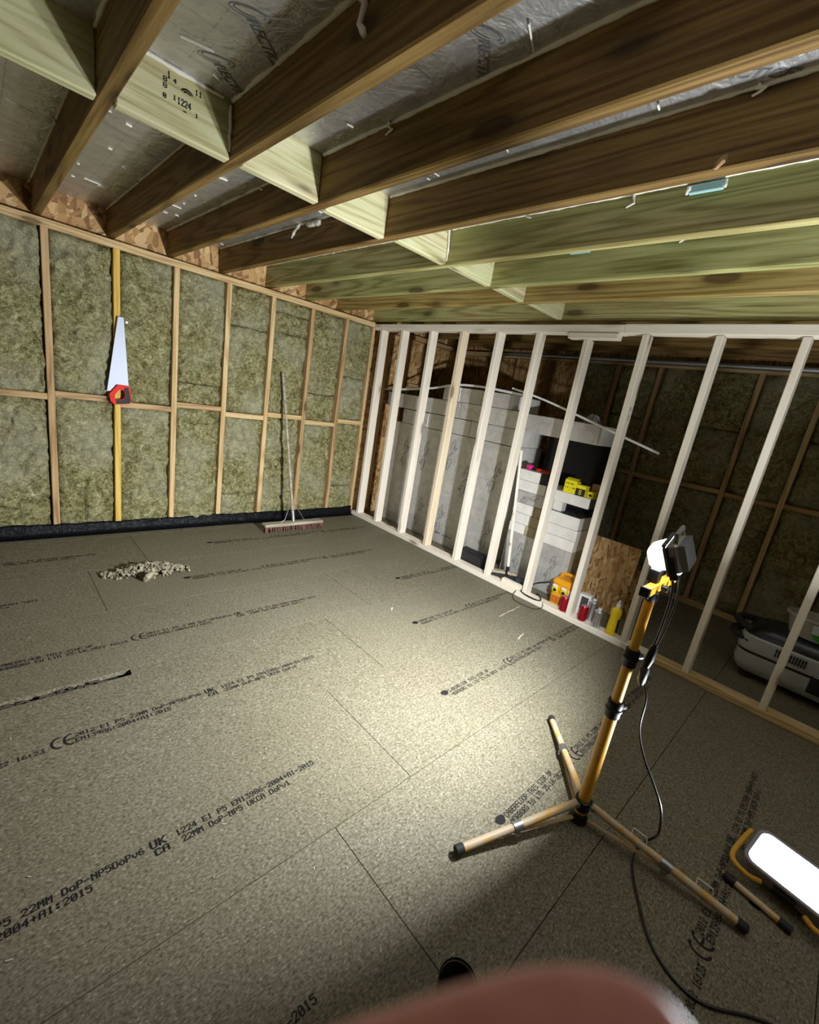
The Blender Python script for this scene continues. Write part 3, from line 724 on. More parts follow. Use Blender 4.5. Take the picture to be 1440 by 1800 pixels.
obj('inline_socket', MB().tube([(0, 0, -.01), (0, 0, -.02), (0, 0, -.06), (0, -.004, -.08)], [.011, .015, .014, .006], 12), 'dark_grey', CB)

# ------------------------------------------------------------------ FLOOR WORK LIGHT
FL = thing('floor_work_light', 'lit LED floodlight with a yellow tube frame standing on the floor', 'work light', (1.735, -.178, 0), 0)
D = Vector((.03, .18, 0)).normalized()      # along the foot bar
X0 = Vector((D.y, -D.x, 0))                  # away from the camera
fb = obj('foot_bar', MB().tube([-D*.085+Vector((0, 0, .014)), D*.085+Vector((0, 0, .014))], .0105, 14), 'worn_tube', FL)
for s_ in (-1, 1): obj('end_cap', MB().tube([D*.062*s_+Vector((0, 0, .014)), D*.096*s_+Vector((0, 0, .014))], .0135, 14), 'black_matt', fb)
obj('bar_clamp', MB().box(-.017, .017, -.016, .016, -.0, .028, .003, X=frame((0, 0, .001), D, X0)), 'black', FL, smooth=0)
obj('stem', MB().box(-.014, .014, .012, .05, .012, .034, .003, X=frame((0, 0, .002), D, X0) @ Matrix.Scale(1, 4)), 'yellow_tube', FL, smooth=0)
FN = (Vector((0, 0, 1))-X0*.20-D*.0).normalized()
c0 = X0*.155-D*.045+Vector((0, 0, .072))
HF = frame(c0, D, FN.cross(D)); z3 = HF.to_3x3() @ Vector((0, 0, 1)); q = 1 if z3.dot(FN) > 0 else -1
hb_ = MB()
def rrect(w, h, r, n=5):
    P = []
    for (cx, cy, a0) in ((w-r, h-r, 0), (-w+r, h-r, 90), (-w+r, -h+r, 180), (w-r, -h+r, 270)):
        for i in range(n+1): a = math.radians(a0+90*i/n); P.append((cx+r*math.cos(a), cy+r*math.sin(a)))
    return P
hb_.prism(rrect(.125, .085, .035), -.022, .012)
fh = obj('lamp_head', hb_, mat('grey_lilac_body', (.22, .21, .27), .45), FL, X=HF, smooth=30)
rm = MB(); po, pi_ = rrect(.130, .090, .038), rrect(.119, .079, .030); m_ = len(po)
V = [(x, y, .012*1) for x, y in po]+[(x, y, .022) for x, y in po]+[(x, y, .022) for x, y in pi_]+[(x, y, .012) for x, y in pi_]
F = []
for a in range(3):
    for i in range(m_): F.append((a*m_+i, a*m_+(i+1) % m_, (a+1)*m_+(i+1) % m_, (a+1)*m_+i))
obj('lamp_rim', rm.add(V, F), mat('grey_lilac_casing', (.27, .26, .32), .4), fh)
pz = .0135
P = rrect(.119, .079, .030); obj('led_panel', MB().add([(x, y, pz) for x, y in P], [tuple(range(len(P)))]), 'lens_floor', fh, smooth=0)
led_light(fh, Matrix.Translation((0, 0, .026)) @ Matrix.Rotation(math.pi, 4, 'X'), .20, .13, LAMP_FLOOR, 146, (.93, .96, 1.0))
fr = [(.06, .098, -.012), (.095, .118, -.004), (.148, .10, .0), (.152, 0, 0), (.148, -.06, 0)]
for s_ in (-1, 1):
    obj('tube_frame', MB().tube(spline([(x*s_, y, z) for x, y, z in fr], 5), .0085, 10), 'yellow_tube', fh)
obj('hinge', MB().box(-.03, .03, .082, .10, -.02, .006, .003), 'black', fh, smooth=0)

# ------------------------------------------------------------------ HANDSAW on the wall
sw = thing('handsaw', 'hand saw with red handle hanging on the insulated wall', 'saw', (.765, YB-.030, 1.10))
X = frame((0, 0, 0), (1, 0, 0), (0, 0, 1))
obj('blade', MB().prism([(-.075, .004), (.0, .018), (.062, .04), (.031, .535), (-.004, .533)], .0, .0016, X), 'saw_steel', sw, smooth=0)
P = rrect(.07, .06, .02)
out = [(-.064, -.012), (-.012, .060), (.064, .058), (.078, -.052), (.064, -.072), (-.036, -.088), (-.058, -.062)]
inn = [(-.038, -.030), (-.006, .022), (.030, .020), (.036, -.020), (.020, -.044), (-.026, -.050)]
mb = MB(); no = 7
# ring handle as a bridged band
import itertools
def ring(mb, out, inn, z0, z1, X, mi=0, k=28):
    def resamp(P):
        L = [0]
        for i in range(len(P)): L.append(L[-1]+math.dist(P[i], P[(i+1) % len(P)]))
        R = []
        for j in range(k):
            s_ = L[-1]*j/k
            i = max(a for a in range(len(P)) if L[a] <= s_+1e-9); t = (s_-L[i])/(L[i+1]-L[i]); a, b = P[i], P[(i+1) % len(P)]
            R.append((a[0]+(b[0]-a[0])*t, a[1]+(b[1]-a[1])*t))
        return R
    a, b = resamp(out), resamp(inn)
    V = [(x, y, z0) for x, y in a]+[(x, y, z1) for x, y in a]+[(x, y, z1) for x, y in b]+[(x, y, z0) for x, y in b]; F = []
    for r in range(4):
        for i in range(k): F.append((r*k+i, r*k+(i+1) % k, ((r+1) % 4)*k+(i+1) % k, ((r+1) % 4)*k+i))
    return mb.add(V, F, mi, X)
hn = obj('handle', ring(mb, out, inn, .0, .024, X), 'red', sw, smooth=0)
obj('grip', MB().prism([(-.022, -.082), (.062, -.070), (.072, -.05), (.055, .045), (.036, .046), (.020, .022), (.034, .018), (.038, -.022), (.018, -.048), (-.024, -.053)], -.001, .0255, X), 'black_matt', hn, smooth=0)
obj('screw', MB().tube([(.046, 0, .505), (.046, -.02, .505)], [.006, .007], 8), 'steel', sw)

# ------------------------------------------------------------------ BROOM
br = thing('broom', 'wide yard broom leaning against the insulated wall', 'broom', (2.15, 3.665, 0))
hdm = MB().box(-.315, .315, -.042, .042, .048, .078, .006)
obj('head', hdm, 'weathered', br, X=Matrix.Rotation(.015, 4, 'Z'), smooth=0)
bm_ = MB()
for i in range(42):
    for j in range(5):
        x, y = -.305+.61*i/41, -.036+.072*j/4; dx, dy = random.uniform(-.012, .012)+(.012 if i > 38 else (-.012 if i < 3 else 0)), random.uniform(-.012, .012)+(j-2)*.004
        bm_.tube([(x, y, .05), (x+dx, y+dy, .001)], [.0055, .0075], 5)
obj('bristles', bm_, 'bristle', br)
hs = Vector((.0, .01, .075)); he = Vector((-.082, .318, 1.45))
obj('handle', MB().tube([hs, hs.lerp(he, .5), he], [.0135, .0135, .0125], 12), 'weathered', br)
soc = hs.lerp(he, .05); obj('socket', MB().tube([hs, hs.lerp(he, .07)], .017, 12), 'dull_steel', br)
hp = hs.lerp(he, .12)
for s_ in (-1, 1): obj('stay', MB().tube([hp, hp+Vector((.03*s_, -.01, -.005)), Vector((.10*s_, 0, .10)), Vector((.14*s_, 0, .078))], .003, 6), 'dull_steel', br)

# ------------------------------------------------------------------ RUBBLE HEAP
mb = MB(); rnd = random.Random(3)
def chunk(mb, c, r, sq=1.0):
    n = 7; V = []; q = rnd.random()*50
    o = MB().sphere((0, 0, 0), 1, 7, 5)
    R = Matrix.Rotation(rnd.random()*6.28, 3, 'Z') @ Matrix.Rotation(rnd.random()*3, 3, 'X')
    for v in o.V:
        v = Vector(v); k = .75+.5*noise.noise(v*1.3+Vector((q, q, q))); v = R @ (v*k); V.append((c[0]+v.x*r, c[1]+v.y*r, c[2]+v.z*r*sq))
    mb.add(V, o.F)
def heap_h(x, y): 
    u = (x-.02)/.27; v = y/.13; return max(0, .075*(1-(u*u+v*v)**.6))
for i in range(620):
    u = max(-1.0, min(1.0, rnd.gauss(0, .5))); v = max(-1, min(1, rnd.gauss(0, .45)))
    x, y = u*.25, v*.11*(1-.55*abs(u))
    r = rnd.choice((.005, .007, .009, .012, .016)); chunk(mb, (x, y, max(r*.5, heap_h(x, y)*rnd.uniform(.3, 1))), r)
hp_ = obj('rubble_heap', mb, 'dirt', None, loc=(.75, 3.10, 0), smooth=0); tag(hp_, 'small heap of dry crumbly rubble swept together on the chipboard floor', 'rubble'); hp_['kind'] = 'stuff'
hp_.rotation_euler = (0, 0, -.15)
lump = MB(); o = MB().sphere((0, 0, 0), 1, 10, 7)
lump.add([(v[0]*.030*(1+.35*noise.noise(Vector(v)*1.5)), v[1]*.022, v[2]*.042*(1+.3*noise.noise(Vector(v)*2+Vector((3, 1, 0))))) for v in o.V], o.F)
lp = obj('stone_lump', lump, M['dirt'], None, loc=(.725, 2.960, .036), smooth=0); lp.rotation_euler = (.5, .25, .6); tag(lp, 'largest pale lump resting against the front of the rubble heap', 'stone')

# ------------------------------------------------------------------ CUP
cu = thing('cup', 'black round cup with grey inside standing on the chipboard floor', 'cup', (.735, .302, 0), 0)
def cyl_wall(r0, r1, h, t): return [(r0, 0), (r0, .002), (r1, h), (r1-t*.5, h+.0025), (r1-t, h), (r0-t, .006), (0.0005, .006)]
obj('body', MB().lathe(cyl_wall(.040, .048, .10, .004), 36), 'black', cu)
obj('lining', MB().lathe([(.0440-.0003, .098), (.0385, .012), (.0005, .012)], 36, cap=False), 'cup_grey', cu)
obj('drink', MB().lathe([(.0392, .024), (.0005, .024)], 36, cap=False), 'tea', cu)

# ------------------------------------------------------------------ INSULATION STORE behind the partition
XS = 3.40
def pir(name, label, y0, y1, z0, z1, depth=.60, x0=XS, mats=('foil_wall', 'pir_edge'), group=None, skew=0, front=0, side=1, top=0, cat='insulation board'):
    cx, cy, cz = x0+depth/2, (y0+y1)/2, z0
    w, h = (y1-y0)/2, z1-z0
    mb = MB().box(-depth/2, depth/2, -w, w, 0, h, .003)
    # pick the facing of each side: 0 front (towards the room), side = -Y end, top
    for i, f in enumerate(mb.F):
        a, b, c = (Vector(mb.V[k]) for k in f[:3]); n = (b-a).cross(c-a).normalized()
        mb.I[i] = front if n.x < -.5 else (side if n.y < -.5 or n.y > .5 else top)
    o = obj(name, mb, list(mats), None, loc=(cx, cy, cz), smooth=0); o.rotation_euler = (0, 0, skew); tag(o, label, cat, group); return o
big = pir('insulation_board', 'largest foil insulation board standing on edge behind the partition', 2.205, 3.80, .001, 1.148, .15)
big2 = pir('insulation_board', 'foil insulation board standing on edge hidden behind the largest one', 2.24, 3.80, .001, 1.147, .44, XS+.152)
for (y, z, y2, z2) in ((3.60, .70, 3.503, .92), (3.30, .74, 3.176, .971), (2.94, .82, 2.853, .972), (2.37, .73, 2.23, .95), (3.24, .136, 3.123, .371), (2.93, .136, 2.83, .361), (2.33, .157, 2.234, .346), (2.70, .60, 2.60, .80)):
    logo(big, (XS-.0008, y, z), (0, y2-y, z2-z), (-1, 0, 0), .70)
pm = MB(); dots(pm, '100MM  16 05 18', 0, 0, .016, .02)
link('printed_text', pm.mesh('printed_text', 'ink_grey', 0), big, big.matrix_basis.inverted() @ frame((XS-.0008, 2.93, .105), (0, -1, 0), (0, 0, 1)))
L = 'foil-faced offcut, %s, on top of the standing boards'
for lab, y0, y1, z0, z1 in (('lower course, beside the second whitewood stud', 3.30, 3.70, 1.15, 1.298), ('lower course, in the middle', 2.72, 3.296, 1.152, 1.302), ('lower course, at the open end', 2.208, 2.716, 1.153, 1.305),
                            ('second course, at the wall end', 3.40, 4.00, 1.304, 1.455), ('second course, between the ends', 2.88, 3.395, 1.306, 1.460), ('second course, at the open end', 2.212, 2.876, 1.308, 1.462),
                            ('uppermost course, short piece', 2.93, 3.15, 1.463, 1.602), ('uppermost course, middle piece', 2.66, 2.926, 1.464, 1.600), ('uppermost course, white-ended piece', 2.30, 2.655, 1.4645, 1.597)):
    pir('insulation_offcut', 'foil-faced offcut: '+lab+' on the standing boards', y0, y1, z0, z1, random.uniform(.45, .56), XS+random.uniform(-.004, .012), group=None, front=0)
# right-hand pile: foil packs below, white-edged strips above
lowp = pir('insulation_pack', 'dull foil pack at the bottom of the white-edged pile', 1.425, 2.06, .001, .418, .34, XS+.0, ('foil_wall', 'pir_tan'))
for (y, z) in ((1.93, .13), (1.60, .13)): logo(lowp, (XS-.0008, y, z), (0, -.45, .9), (-1, 0, 0), .55)
mats2 = ('pir_edge', 'foil_plain')
for lab, y0, y1, z0, z1, d, mt in (('lowest of the white-edged strips', 1.428, 1.735, .42, .513, .30, mats2), ('second white-edged strip from the bottom', 1.425, 1.735, .515, .606, .32, mats2), ('third white-edged strip, with torn foil on top', 1.432, 1.735, .608, .712, .33, ('pir_edge', 'foil_plain'))):
    s1 = pir('insulation_strip', lab+' in the nearer pile', y0-.0, y1, z0, z1, d, XS, mt, front=0, side=0, top=1)
for lab, y0, y1, z0, z1 in (('lowest white strip beside the brush handle', 1.90, 2.06, .42, .505), ('second white strip beside the brush handle', 1.88, 2.055, .507, .600), ('third white strip beside the brush handle', 1.855, 2.06, .602, .690)):
    pir('insulation_strip', lab, y0, y1, z0, z1, .30, XS+.002, mats2, front=0, side=0, top=1)
for lab, y0, y1, z0, z1 in (('lowest', 1.738, 1.897, .42, .505), ('middle', 1.738, 1.876, .507, .600), ('upper', 1.738, 1.851, .602, .690)):
    pir('insulation_filler', lab+' tan foam filler between the white-edged strips', y0+.003, y1-.002, z0, z1, .29, XS+.006, ('pir_tan', 'pir_tan'))
fo = pir('insulation_board', 'grey foil board lying edge-on above the third white strip beside the brush handle', 1.738, 2.062, .692, .800, .30, XS+.004, ('foil_wall', 'pir_edge'), front=0)
logo(fo, (XS+.0030, 1.99, .730), (0, -1, .02), (-1, 0, 0), .42)
pir('insulation_strip', 'white strip with a tan taped end under the top white block', 1.79, 2.066, .802, .893, .30, XS, mats2, front=0, side=0, top=1)
pir('insulation_filler', 'tan taped filler at the end of that high white strip', 1.738, 1.788, .802, .893, .30, XS+.002, ('pir_tan', 'pir_tan'))
wtop = pir('insulation_strip', 'uppermost white block under the pink and red items', 1.862, 2.069, .895, .985, .15, XS, mats2, front=0, side=1, top=0)
pir('insulation_strip', 'white edged board carrying the yellow screw boxes', 1.392, 1.712, .803, .888, .34, XS, mats2, front=0, side=1, top=0)
pir('insulation_offcut', 'small upright white and grey offcut under the screw-box board', 1.625, 1.705, .714, .801, .08, XS+.03, ('pir_edge', 'foil_plain'), front=0, side=0, top=0)
pir('insulation_board', 'silver foil board lying high across the nearer pile, with crumpled plastic on it', 1.462, 2.115, 1.303, 1.455, .34, XS, ('foil_wall', 'pir_edge'))
# dark stack that carries the high foil board
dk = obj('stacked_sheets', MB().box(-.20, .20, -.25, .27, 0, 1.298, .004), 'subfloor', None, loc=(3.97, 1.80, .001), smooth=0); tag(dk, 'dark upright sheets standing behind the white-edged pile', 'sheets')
# torn foil flap
ff = MB(); V = []; F = []
for i in range(13):
    for j in range(7):
        x, y = .02+.28*j/6, -.02+.30*i/12; V.append((x, y, .006+.010*abs(noise.noise(Vector((x*22, y*22, 3))))+.004*(j == 6)))
for i in range(12):
    for j in range(6): F.append((i*7+j, i*7+j+1, (i+1)*7+j+1, (i+1)*7+j))
t = obj('torn_foil', ff.add(V, F), 'dark_grey', None, loc=(XS, 1.44, .712), smooth=0); tag(t, 'crinkled dark foil sheet lying on the third white-edged strip', 'foil')
cr = MB(); V = []; F = []
for i in range(17):
    for j in range(11):
        u, v = i/16, j/10; h = .055*math.sin(math.pi*u)*math.sin(math.pi*v)+.05*abs(noise.noise(Vector((u*6, v*5, 1)))); V.append((.14*v, .25*u, .002+h*(.2+.8*min(1, 4*u*(1-u)*4*v*(1-v)))))
for i in range(16):
    for j in range(10): F.append((i*11+j, i*11+j+1, (i+1)*11+j+1, (i+1)*11+j))
t = obj('crumpled_plastic', cr.add(V, F), mat('shiny_black_film', (.30, .31, .36), .2, .9), None, loc=(XS+.01, 1.47, 1.4565), smooth=0); tag(t, 'crumpled shiny dark plastic on the high silver foil board', 'plastic sheet')
# galvanised strips
tr = [(4.06, 1.468), (3.70, 1.50), (3.267, 1.555), (2.95, 1.617), (2.60, 1.627), (2.45, 1.618), (1.949, 1.578)]
def strip(pts, w, m):
    mb = MB(); V = []; F = []
    P = spline([(XS-.05+.004*k, y, z) for k, (y, z) in enumerate(pts)], 4); n = len(P)
    sec = [(-.003, -w/2), (0, -w/2), (0, w/2), (.028, w/2), (.028, w/2+.0015), (-.003, w/2+.0015)]
    for p in P:
        for (dx, dz) in sec: V.append((p.x+dx, p.y, p.z+dz))
    k = len(sec)
    for i in range(n-1):
        for j in range(k): F.append((i*k+j, (i+1)*k+j, (i+1)*k+(j+1) % k, i*k+(j+1) % k))
    F += [tuple(range(k)), tuple(reversed([(n-1)*k+j for j in range(k)]))]
    return mb.add(V, F)
t = obj('metal_strip', strip(tr[:-1]+[(2.2, 1.602)], .019, 'steel'), 'steel', None); tag(t, 'bowed galvanised metal strip lying along the top of the foil boards', 'metal strip')
t = obj('trunking_length', strip([(2.30, 1.646), (1.95, 1.580), (1.42, 1.440), (.998, 1.329)], .014, 'white'), 'white', None); tag(t, 'straight thin white strip sticking out over the high silver board', 'strip')

# small goods on the pile
def carton(name, label, y0, y1, z0, z1, dx, x0, m='yellow_card', rz=0, cat='box'):
    t = thing(name, label, cat, (x0, (y0+y1)/2, z0), rz); w = (y1-y0)/2
    obj('carton', MB().box(0, dx, -w, w, 0, z1-z0, .0012), m, t, smooth=0); return t, w
t, w = carton('screw_box', 'tall yellow screw box with black lettering and an open lid', 1.538, 1.642, .889, .992, .07, XS+.012)
obj('lid_flap', MB().prism([(0, -w), (0, w), (.05, w), (.05, -w)], -.001, .001, Matrix.Translation((0, 0, .104)) @ Matrix.Rotation(-.35, 4, 'Y')), 'yellow_card', t, smooth=0)
pm = MB(); dots(pm, 'SPECTRE', 0, .077, .0105, .014); dots(pm, '5.0 x 100', 0, .045, .010, .013); dots(pm, '.  -- .', .0, .025, .010, .012)
link('printed_text', pm.mesh('printed_text', 'ink', 0), t, frame((-.0006, w-.008, 0), (0, -1, 0), (0, 0, 1)))
t, w = carton('screw_box', 'yellow screw box with a black emblem panel beside the taller one', 1.455, 1.534, .889, .975, .07, XS+.006)
obj('emblem_panel', MB().box(-.0010, 0, -w, w, 0, .058), 'black_matt', t, smooth=0)
em = MB(); arc(em, 0, .039, .0085, .0085, math.radians(-40), math.radians(270), .0045); arc(em, 0, .021, .0085, .0085, math.radians(-220), math.radians(90), .0045)
link('emblem', em.mesh('emblem', 'yellow_card', 0), t, frame((-.0016, 0, 0), (0, -1, 0), (0, 0, 1)))
t, w = carton('screw_box', 'small yellow box at the open end of the screw-box row', 1.402, 1.450, .889, .935, .06, XS+.05)
obj('emblem_panel', MB().box(-.0010, 0, -w*.5, w*.5, .01, .03), 'black_matt', t, smooth=0)
t = obj('wooden_block', MB().box(0, .06, -.03, .03, 0, .05, .002), 'brown_card', None, loc=(XS+.125, 1.43, .936+.0), smooth=0); t.location.z = .889; t.scale = (1, 1, 2.1); tag(t, 'brown block behind the yellow screw boxes', 'block')
def lumpy(name, label, c, r, m, cat, sc=(1, 1.8, .6)):
    o = MB().sphere((0, 0, 0), 1, 14, 9); mb = MB().add([(v[0]*r*sc[0]*(1+.3*noise.noise(Vector(v)*2.2)), v[1]*r*sc[1]*(1+.3*noise.noise(Vector(v)*2+Vector((4, 0, 0)))), v[2]*r*sc[2]) for v in o.V], o.F)
    t = obj(name, mb, m, None, loc=c, smooth=50); return tag(t, label, cat)
lumpy('pink_bag', 'bright pink crumpled packet on the uppermost white block', (XS+.07, 2.02, 1.008), .030, 'pink', 'packet', (1, 1.3, .8))
rd = thing('red_clamp', 'red tool lying at the end of the uppermost white block', 'tool', (XS+.06, 1.90, .986))
obj('body', MB().tube([(0, .05, .016), (0, .02, .018), (0, -.04, .015), (0, -.075, .012)], [.010, .016, .016, .008], 10, flat=.8), 'red', rd)
obj('grip', MB().tube([(0.0, .05, .016), (0, .095, .018)], [.013, .012], 10), 'black', rd)

# yard brush leaning on the partition
yb = thing('yard_brush', 'long-handled brush standing head down on the bottom plate', 'broom', (3.205, 1.905, .045))
dr = Vector((0, -.22, .0)).normalized()
H2 = frame((0, 0, .040), (.10, -.24, .03), (0, 0, 1))
obj('head', MB().box(-.135, .135, -.004, .018, -.028, .028, .004, X=H2), 'weathered', yb, smooth=0)
b2 = MB()
for i in range(22):
    for j in range(3):
        p = H2 @ Vector((-.128+.256*i/21, -.003, -.02+.02*j)); e = H2 @ Vector((-.128+.256*i/21+random.uniform(-.008, .008), -.038, (-.02+.02*j)*1.3)); e.z = max(e.z, .001); b2.tube([p, e], [.006, .0075], 5)
obj('bristles', b2, 'black_matt', yb)
hA = Vector((.0, -.055, .055)); hB = Vector((-.005, .075, 1.11))
obj('handle', MB().tube([hA, hB], [.0125, .012], 12), 'stud_white', yb)
obj('socket', MB().tube([hA-Vector((0, -.004, .02)), hA.lerp(hB, .06)], .016, 12), 'black', yb)

# low things along the plate
sp = thing('speaker_box', 'black oblong box leaning on the bottom plate between two studs', 'box', (3.225, 2.25, .0), .0)
obj('case', MB().box(-.035, .05, -.13, .13, .004, .150, .006), 'black', sp, X=Matrix.Rotation(-.12, 4, 'Y') @ Matrix.Translation((0, 0, .005)), smooth=0)
obj('front_trim', MB().box(-.0385, -.0352, -.118, .118, .016, .140, .001), 'black_matt', sp, X=Matrix.Rotation(-.12, 4, 'Y') @ Matrix.Translation((0, 0, .005)), smooth=0)
t = obj('blue_case', MB().box(-.045, .045, -.05, .05, 0, .045, .006), 'blue_tin', None, loc=(3.245, 1.755, .0455), smooth=0); t.location = (3.245, 1.715, .0); t.scale = (1, 1, 1.9); tag(t, 'small dark blue case on the floor beside the brush head', 'case')
t = obj('timber_offcut', MB().box(-.10, .10, -.022, .022, -.019, .019, .003), 'stud_white', None, X=Matrix.Translation((3.128, 1.735, .065)) @ Matrix.Rotation(math.pi/2, 4, 'Z'), smooth=0); tag(t, 'short whitewood offcut lying on the bottom plate by the dark blue case', 'timber')
lpts = [(3.27, 1.60, .012), (3.20, 1.625, .052), (3.12, 1.64, .05), (3.045, 1.62, .050), (3.03, 1.55, .048), (3.05, 1.48, .05), (3.10, 1.445, .05), (3.18, 1.49, .051), (3.22, 1.535, .05), (3.235, 1.60, .048), (3.225, 1.66, .03), (3.24, 1.70, .006)]
lpts = [(3.30, 1.50, .15), (3.30, 1.60, .10), (3.25, 1.64, .060), (3.16, 1.652, .0515), (3.105, 1.635, .0515), (3.075, 1.58, .0515), (3.068, 1.50, .0515), (3.085, 1.45, .0515), (3.13, 1.46, .0515), (3.19, 1.52, .056), (3.24, 1.55, .03), (3.28, 1.54, .006)]
t = obj('cable_loop', MB().tube(spline(lpts, 6), .0055, 8), 'cable', None, smooth=60); tag(t, 'thick black cable looped over the bottom plate beside the yellow transformer', 'cable')
t = obj('thin_lead', MB().tube(spline([(3.075, 1.66, .049), (3.02, 1.645, .02), (2.985, 1.60, .004), (2.985, 1.50, .004), (3.01, 1.43, .004), (3.06, 1.40, .02), (3.09, 1.42, .0485)], 6), .0028, 6), 'cable', None, smooth=60); tag(t, 'thin black lead curling on the floor in front of the thick cable loop', 'cable')

# site transformer
tx = thing('site_transformer', 'orange-yellow portable site transformer with two round sockets', 'transformer', (3.285, 1.335, 0), .0)
bd = obj('case', MB().box(-.085, .085, -.085, .095, .002, .215, .016), 'orange', tx, smooth=40)
top = MB(); po = rrect(.092, .098, .03); V = [(x, y+.005, .205) for x, y in po]+[(x, y+.005, .222) for x, y in po]+[(x*.80, y*.80+.005, .245) for x, y in po]; m_ = len(po); F = []
for a in range(2):
    for i in range(m_): F.append((a*m_+i, a*m_+(i+1) % m_, (a+1)*m_+(i+1) % m_, (a+1)*m_+i))
F += [tuple(range(2*m_, 3*m_)), tuple(reversed(range(m_)))]
obj('cover', top.add(V, F), 'orange', tx, smooth=40)
obj('carry_handle', MB().tube(spline([(0, .075, .24), (0, .06, .272), (0, .0, .280), (0, -.05, .272), (0, -.068, .24)], 5), .0125, 10), 'orange', tx)
for yy in (.052, -.022):
    sk = obj('socket', MB().tube([(-.084, yy, .165), (-.112, yy, .16), (-.116, yy, .159)], [.028, .029, .024], 18), 'yellow', tx)
    obj('socket_flap', MB().box(-.124, -.119, yy-.021, yy+.021, .185, .205, .002), 'white', sk, smooth=0)
    obj('socket_hole', MB().tube([(-.1155, yy, .159), (-.1185, yy, .159)], .013, 14), 'black', sk)
obj('rating_label', MB().box(-.0862, -.084, -.075, -.045, .12, .185), 'white', tx, smooth=0)
obj('front_label', MB().box(-.0862, -.084, -.055, .080, .045, .105), 'orange_dark', tx, smooth=0)
pm = MB()
for r in range(4): dots(pm, '- -- - -', 0, -.012*r, .013, .012)
link('printed_text', pm.mesh('printed_text', 'ink', 0), tx, frame((-.0868, .07, .095), (0, -1, 0), (0, 0, 1)))
# cans
def can(name, label, x, y, z, h, r, m, spray=False):
    t = thing(name, label, 'can', (x, y, z)); 
    prof = [(r*.82, 0), (r*.86, .001), (r, .007), (r, h-.014), (r*.80, h-.002), (r*.82, h), (r*.76, h), (r*.74, h-.004), (.0005, h-.004)]
    if spray: prof = [(r*.95, 0), (r, .002), (r, h-.02), (r*1.02, h-.019), (r*1.02, h-.015), (r*.8, h-.008), (r*.45, h), (.0005, h)]
    obj('body', MB().lathe(prof[:-5] if False else prof, 24), m, t)
    if spray:
        obj('cap', MB().lathe([(r*.44, h-.001), (r*.44, h+.010), (r*.2, h+.013), (.0005, h+.013)], 16), 'steel', t)
    else:
        obj('lid', MB().lathe([(r*.80, h-.0025), (r*.825, h+.0005), (r*.78, h+.0005), (r*.75, h-.003), (.0005, h-.003)], 24, cap=False), 'can_silver', t)
        obj('ring_pull', MB().box(-.010, .012, -.006, .006, h-.003, h-.0015), 'can_silver', t, smooth=0)
    return t
can('drinks_can', 'red drinks can in front of the orange-yellow transformer', 3.128, 1.265, .045, .118, .032, 'can_red')
can('drinks_can', 'red drinks can beside the silver spray cans', 3.122, 1.108, .045, .118, .032, 'can_red')
can('spray_can', 'silver can standing in front of the other silver can', 3.125, 1.000, .045, .135, .0325, 'can_silver', True)
can('spray_can', 'silver can set back behind the red drinks can', 3.190, 1.075, .0, .205, .0325, 'can_silver', True)
bt = thing('glue_bottle', 'yellow squeeze bottle with a white pointed nozzle on the bottom plate', 'bottle', (3.122, .888, .045))
obj('body', MB().lathe([(.030, 0), (.036, .004), (.037, .03), (.0355, .09), (.033, .13), (.036, .155), (.037, .175), (.033, .193), (.018, .205), (.014, .212), (.0005, .212)], 28), 'yellow', bt)
obj('nozzle', MB().lathe([(.015, .208), (.016, .212), (.016, .228), (.009, .234), (.006, .250), (.004, .262), (.0005, .263)], 16), 'white', bt)
obj('label', MB().lathe([(.0374, .03), (.0360, .09), (.0336, .128)], 28, cap=False) if False else MB().add([((.0378-.0035*j/4)*math.cos(a), (.0378-.0035*j/4)*math.sin(a), .03+.1*j/4) for j in range(5) for a in [math.radians(-125+70*i/10) for i in range(11)]], [(j*11+i, j*11+i+1, (j+1)*11+i+1, (j+1)*11+i) for j in range(4) for i in range(10)]), 'black', bt)
t = thing('white_back_box', 'small open white box on the floor behind the partition stud', 'box', (3.225, 1.155, 0), .1)
bx = MB().box(-.03, .03, -.045, .045, 0, .21, .003); obj('shell', bx, 'white', t, smooth=0)
obj('opening', MB().box(-.0312, -.0295, -.030, .024, .10, .195), 'dark_grey', t, smooth=0)

# OSB offcuts leaning on the far side
def sheet(name, label, y0, y1, z1, x, lean, thick=.018, rot=0):
    w = (y1-y0)/2
    t = obj(name, MB().box(-thick/2, thick/2, -w, w, 0, z1, .001), 'osb', None, smooth=0)
    t.matrix_basis = Matrix.Translation((x, (y0+y1)/2, 0)) @ Matrix.Rotation(lean, 4, 'Y') @ Matrix.Rotation(rot, 4, 'X') @ Matrix.Translation((0, 0, .0005)); return tag(t, label, 'board')
sheet('board_offcut', 'largest strand board offcut standing behind the yellow bottle', .985, 1.40, .585, 3.585, .05)
sheet('board_offcut', 'smaller strand board offcut leaning in front of the largest one', 1.20, 1.418, .262, 3.520, .06)
sheet('board_offcut', 'dim strand board offcut standing behind the largest one', .92, 1.30, .40, 3.66, .06)

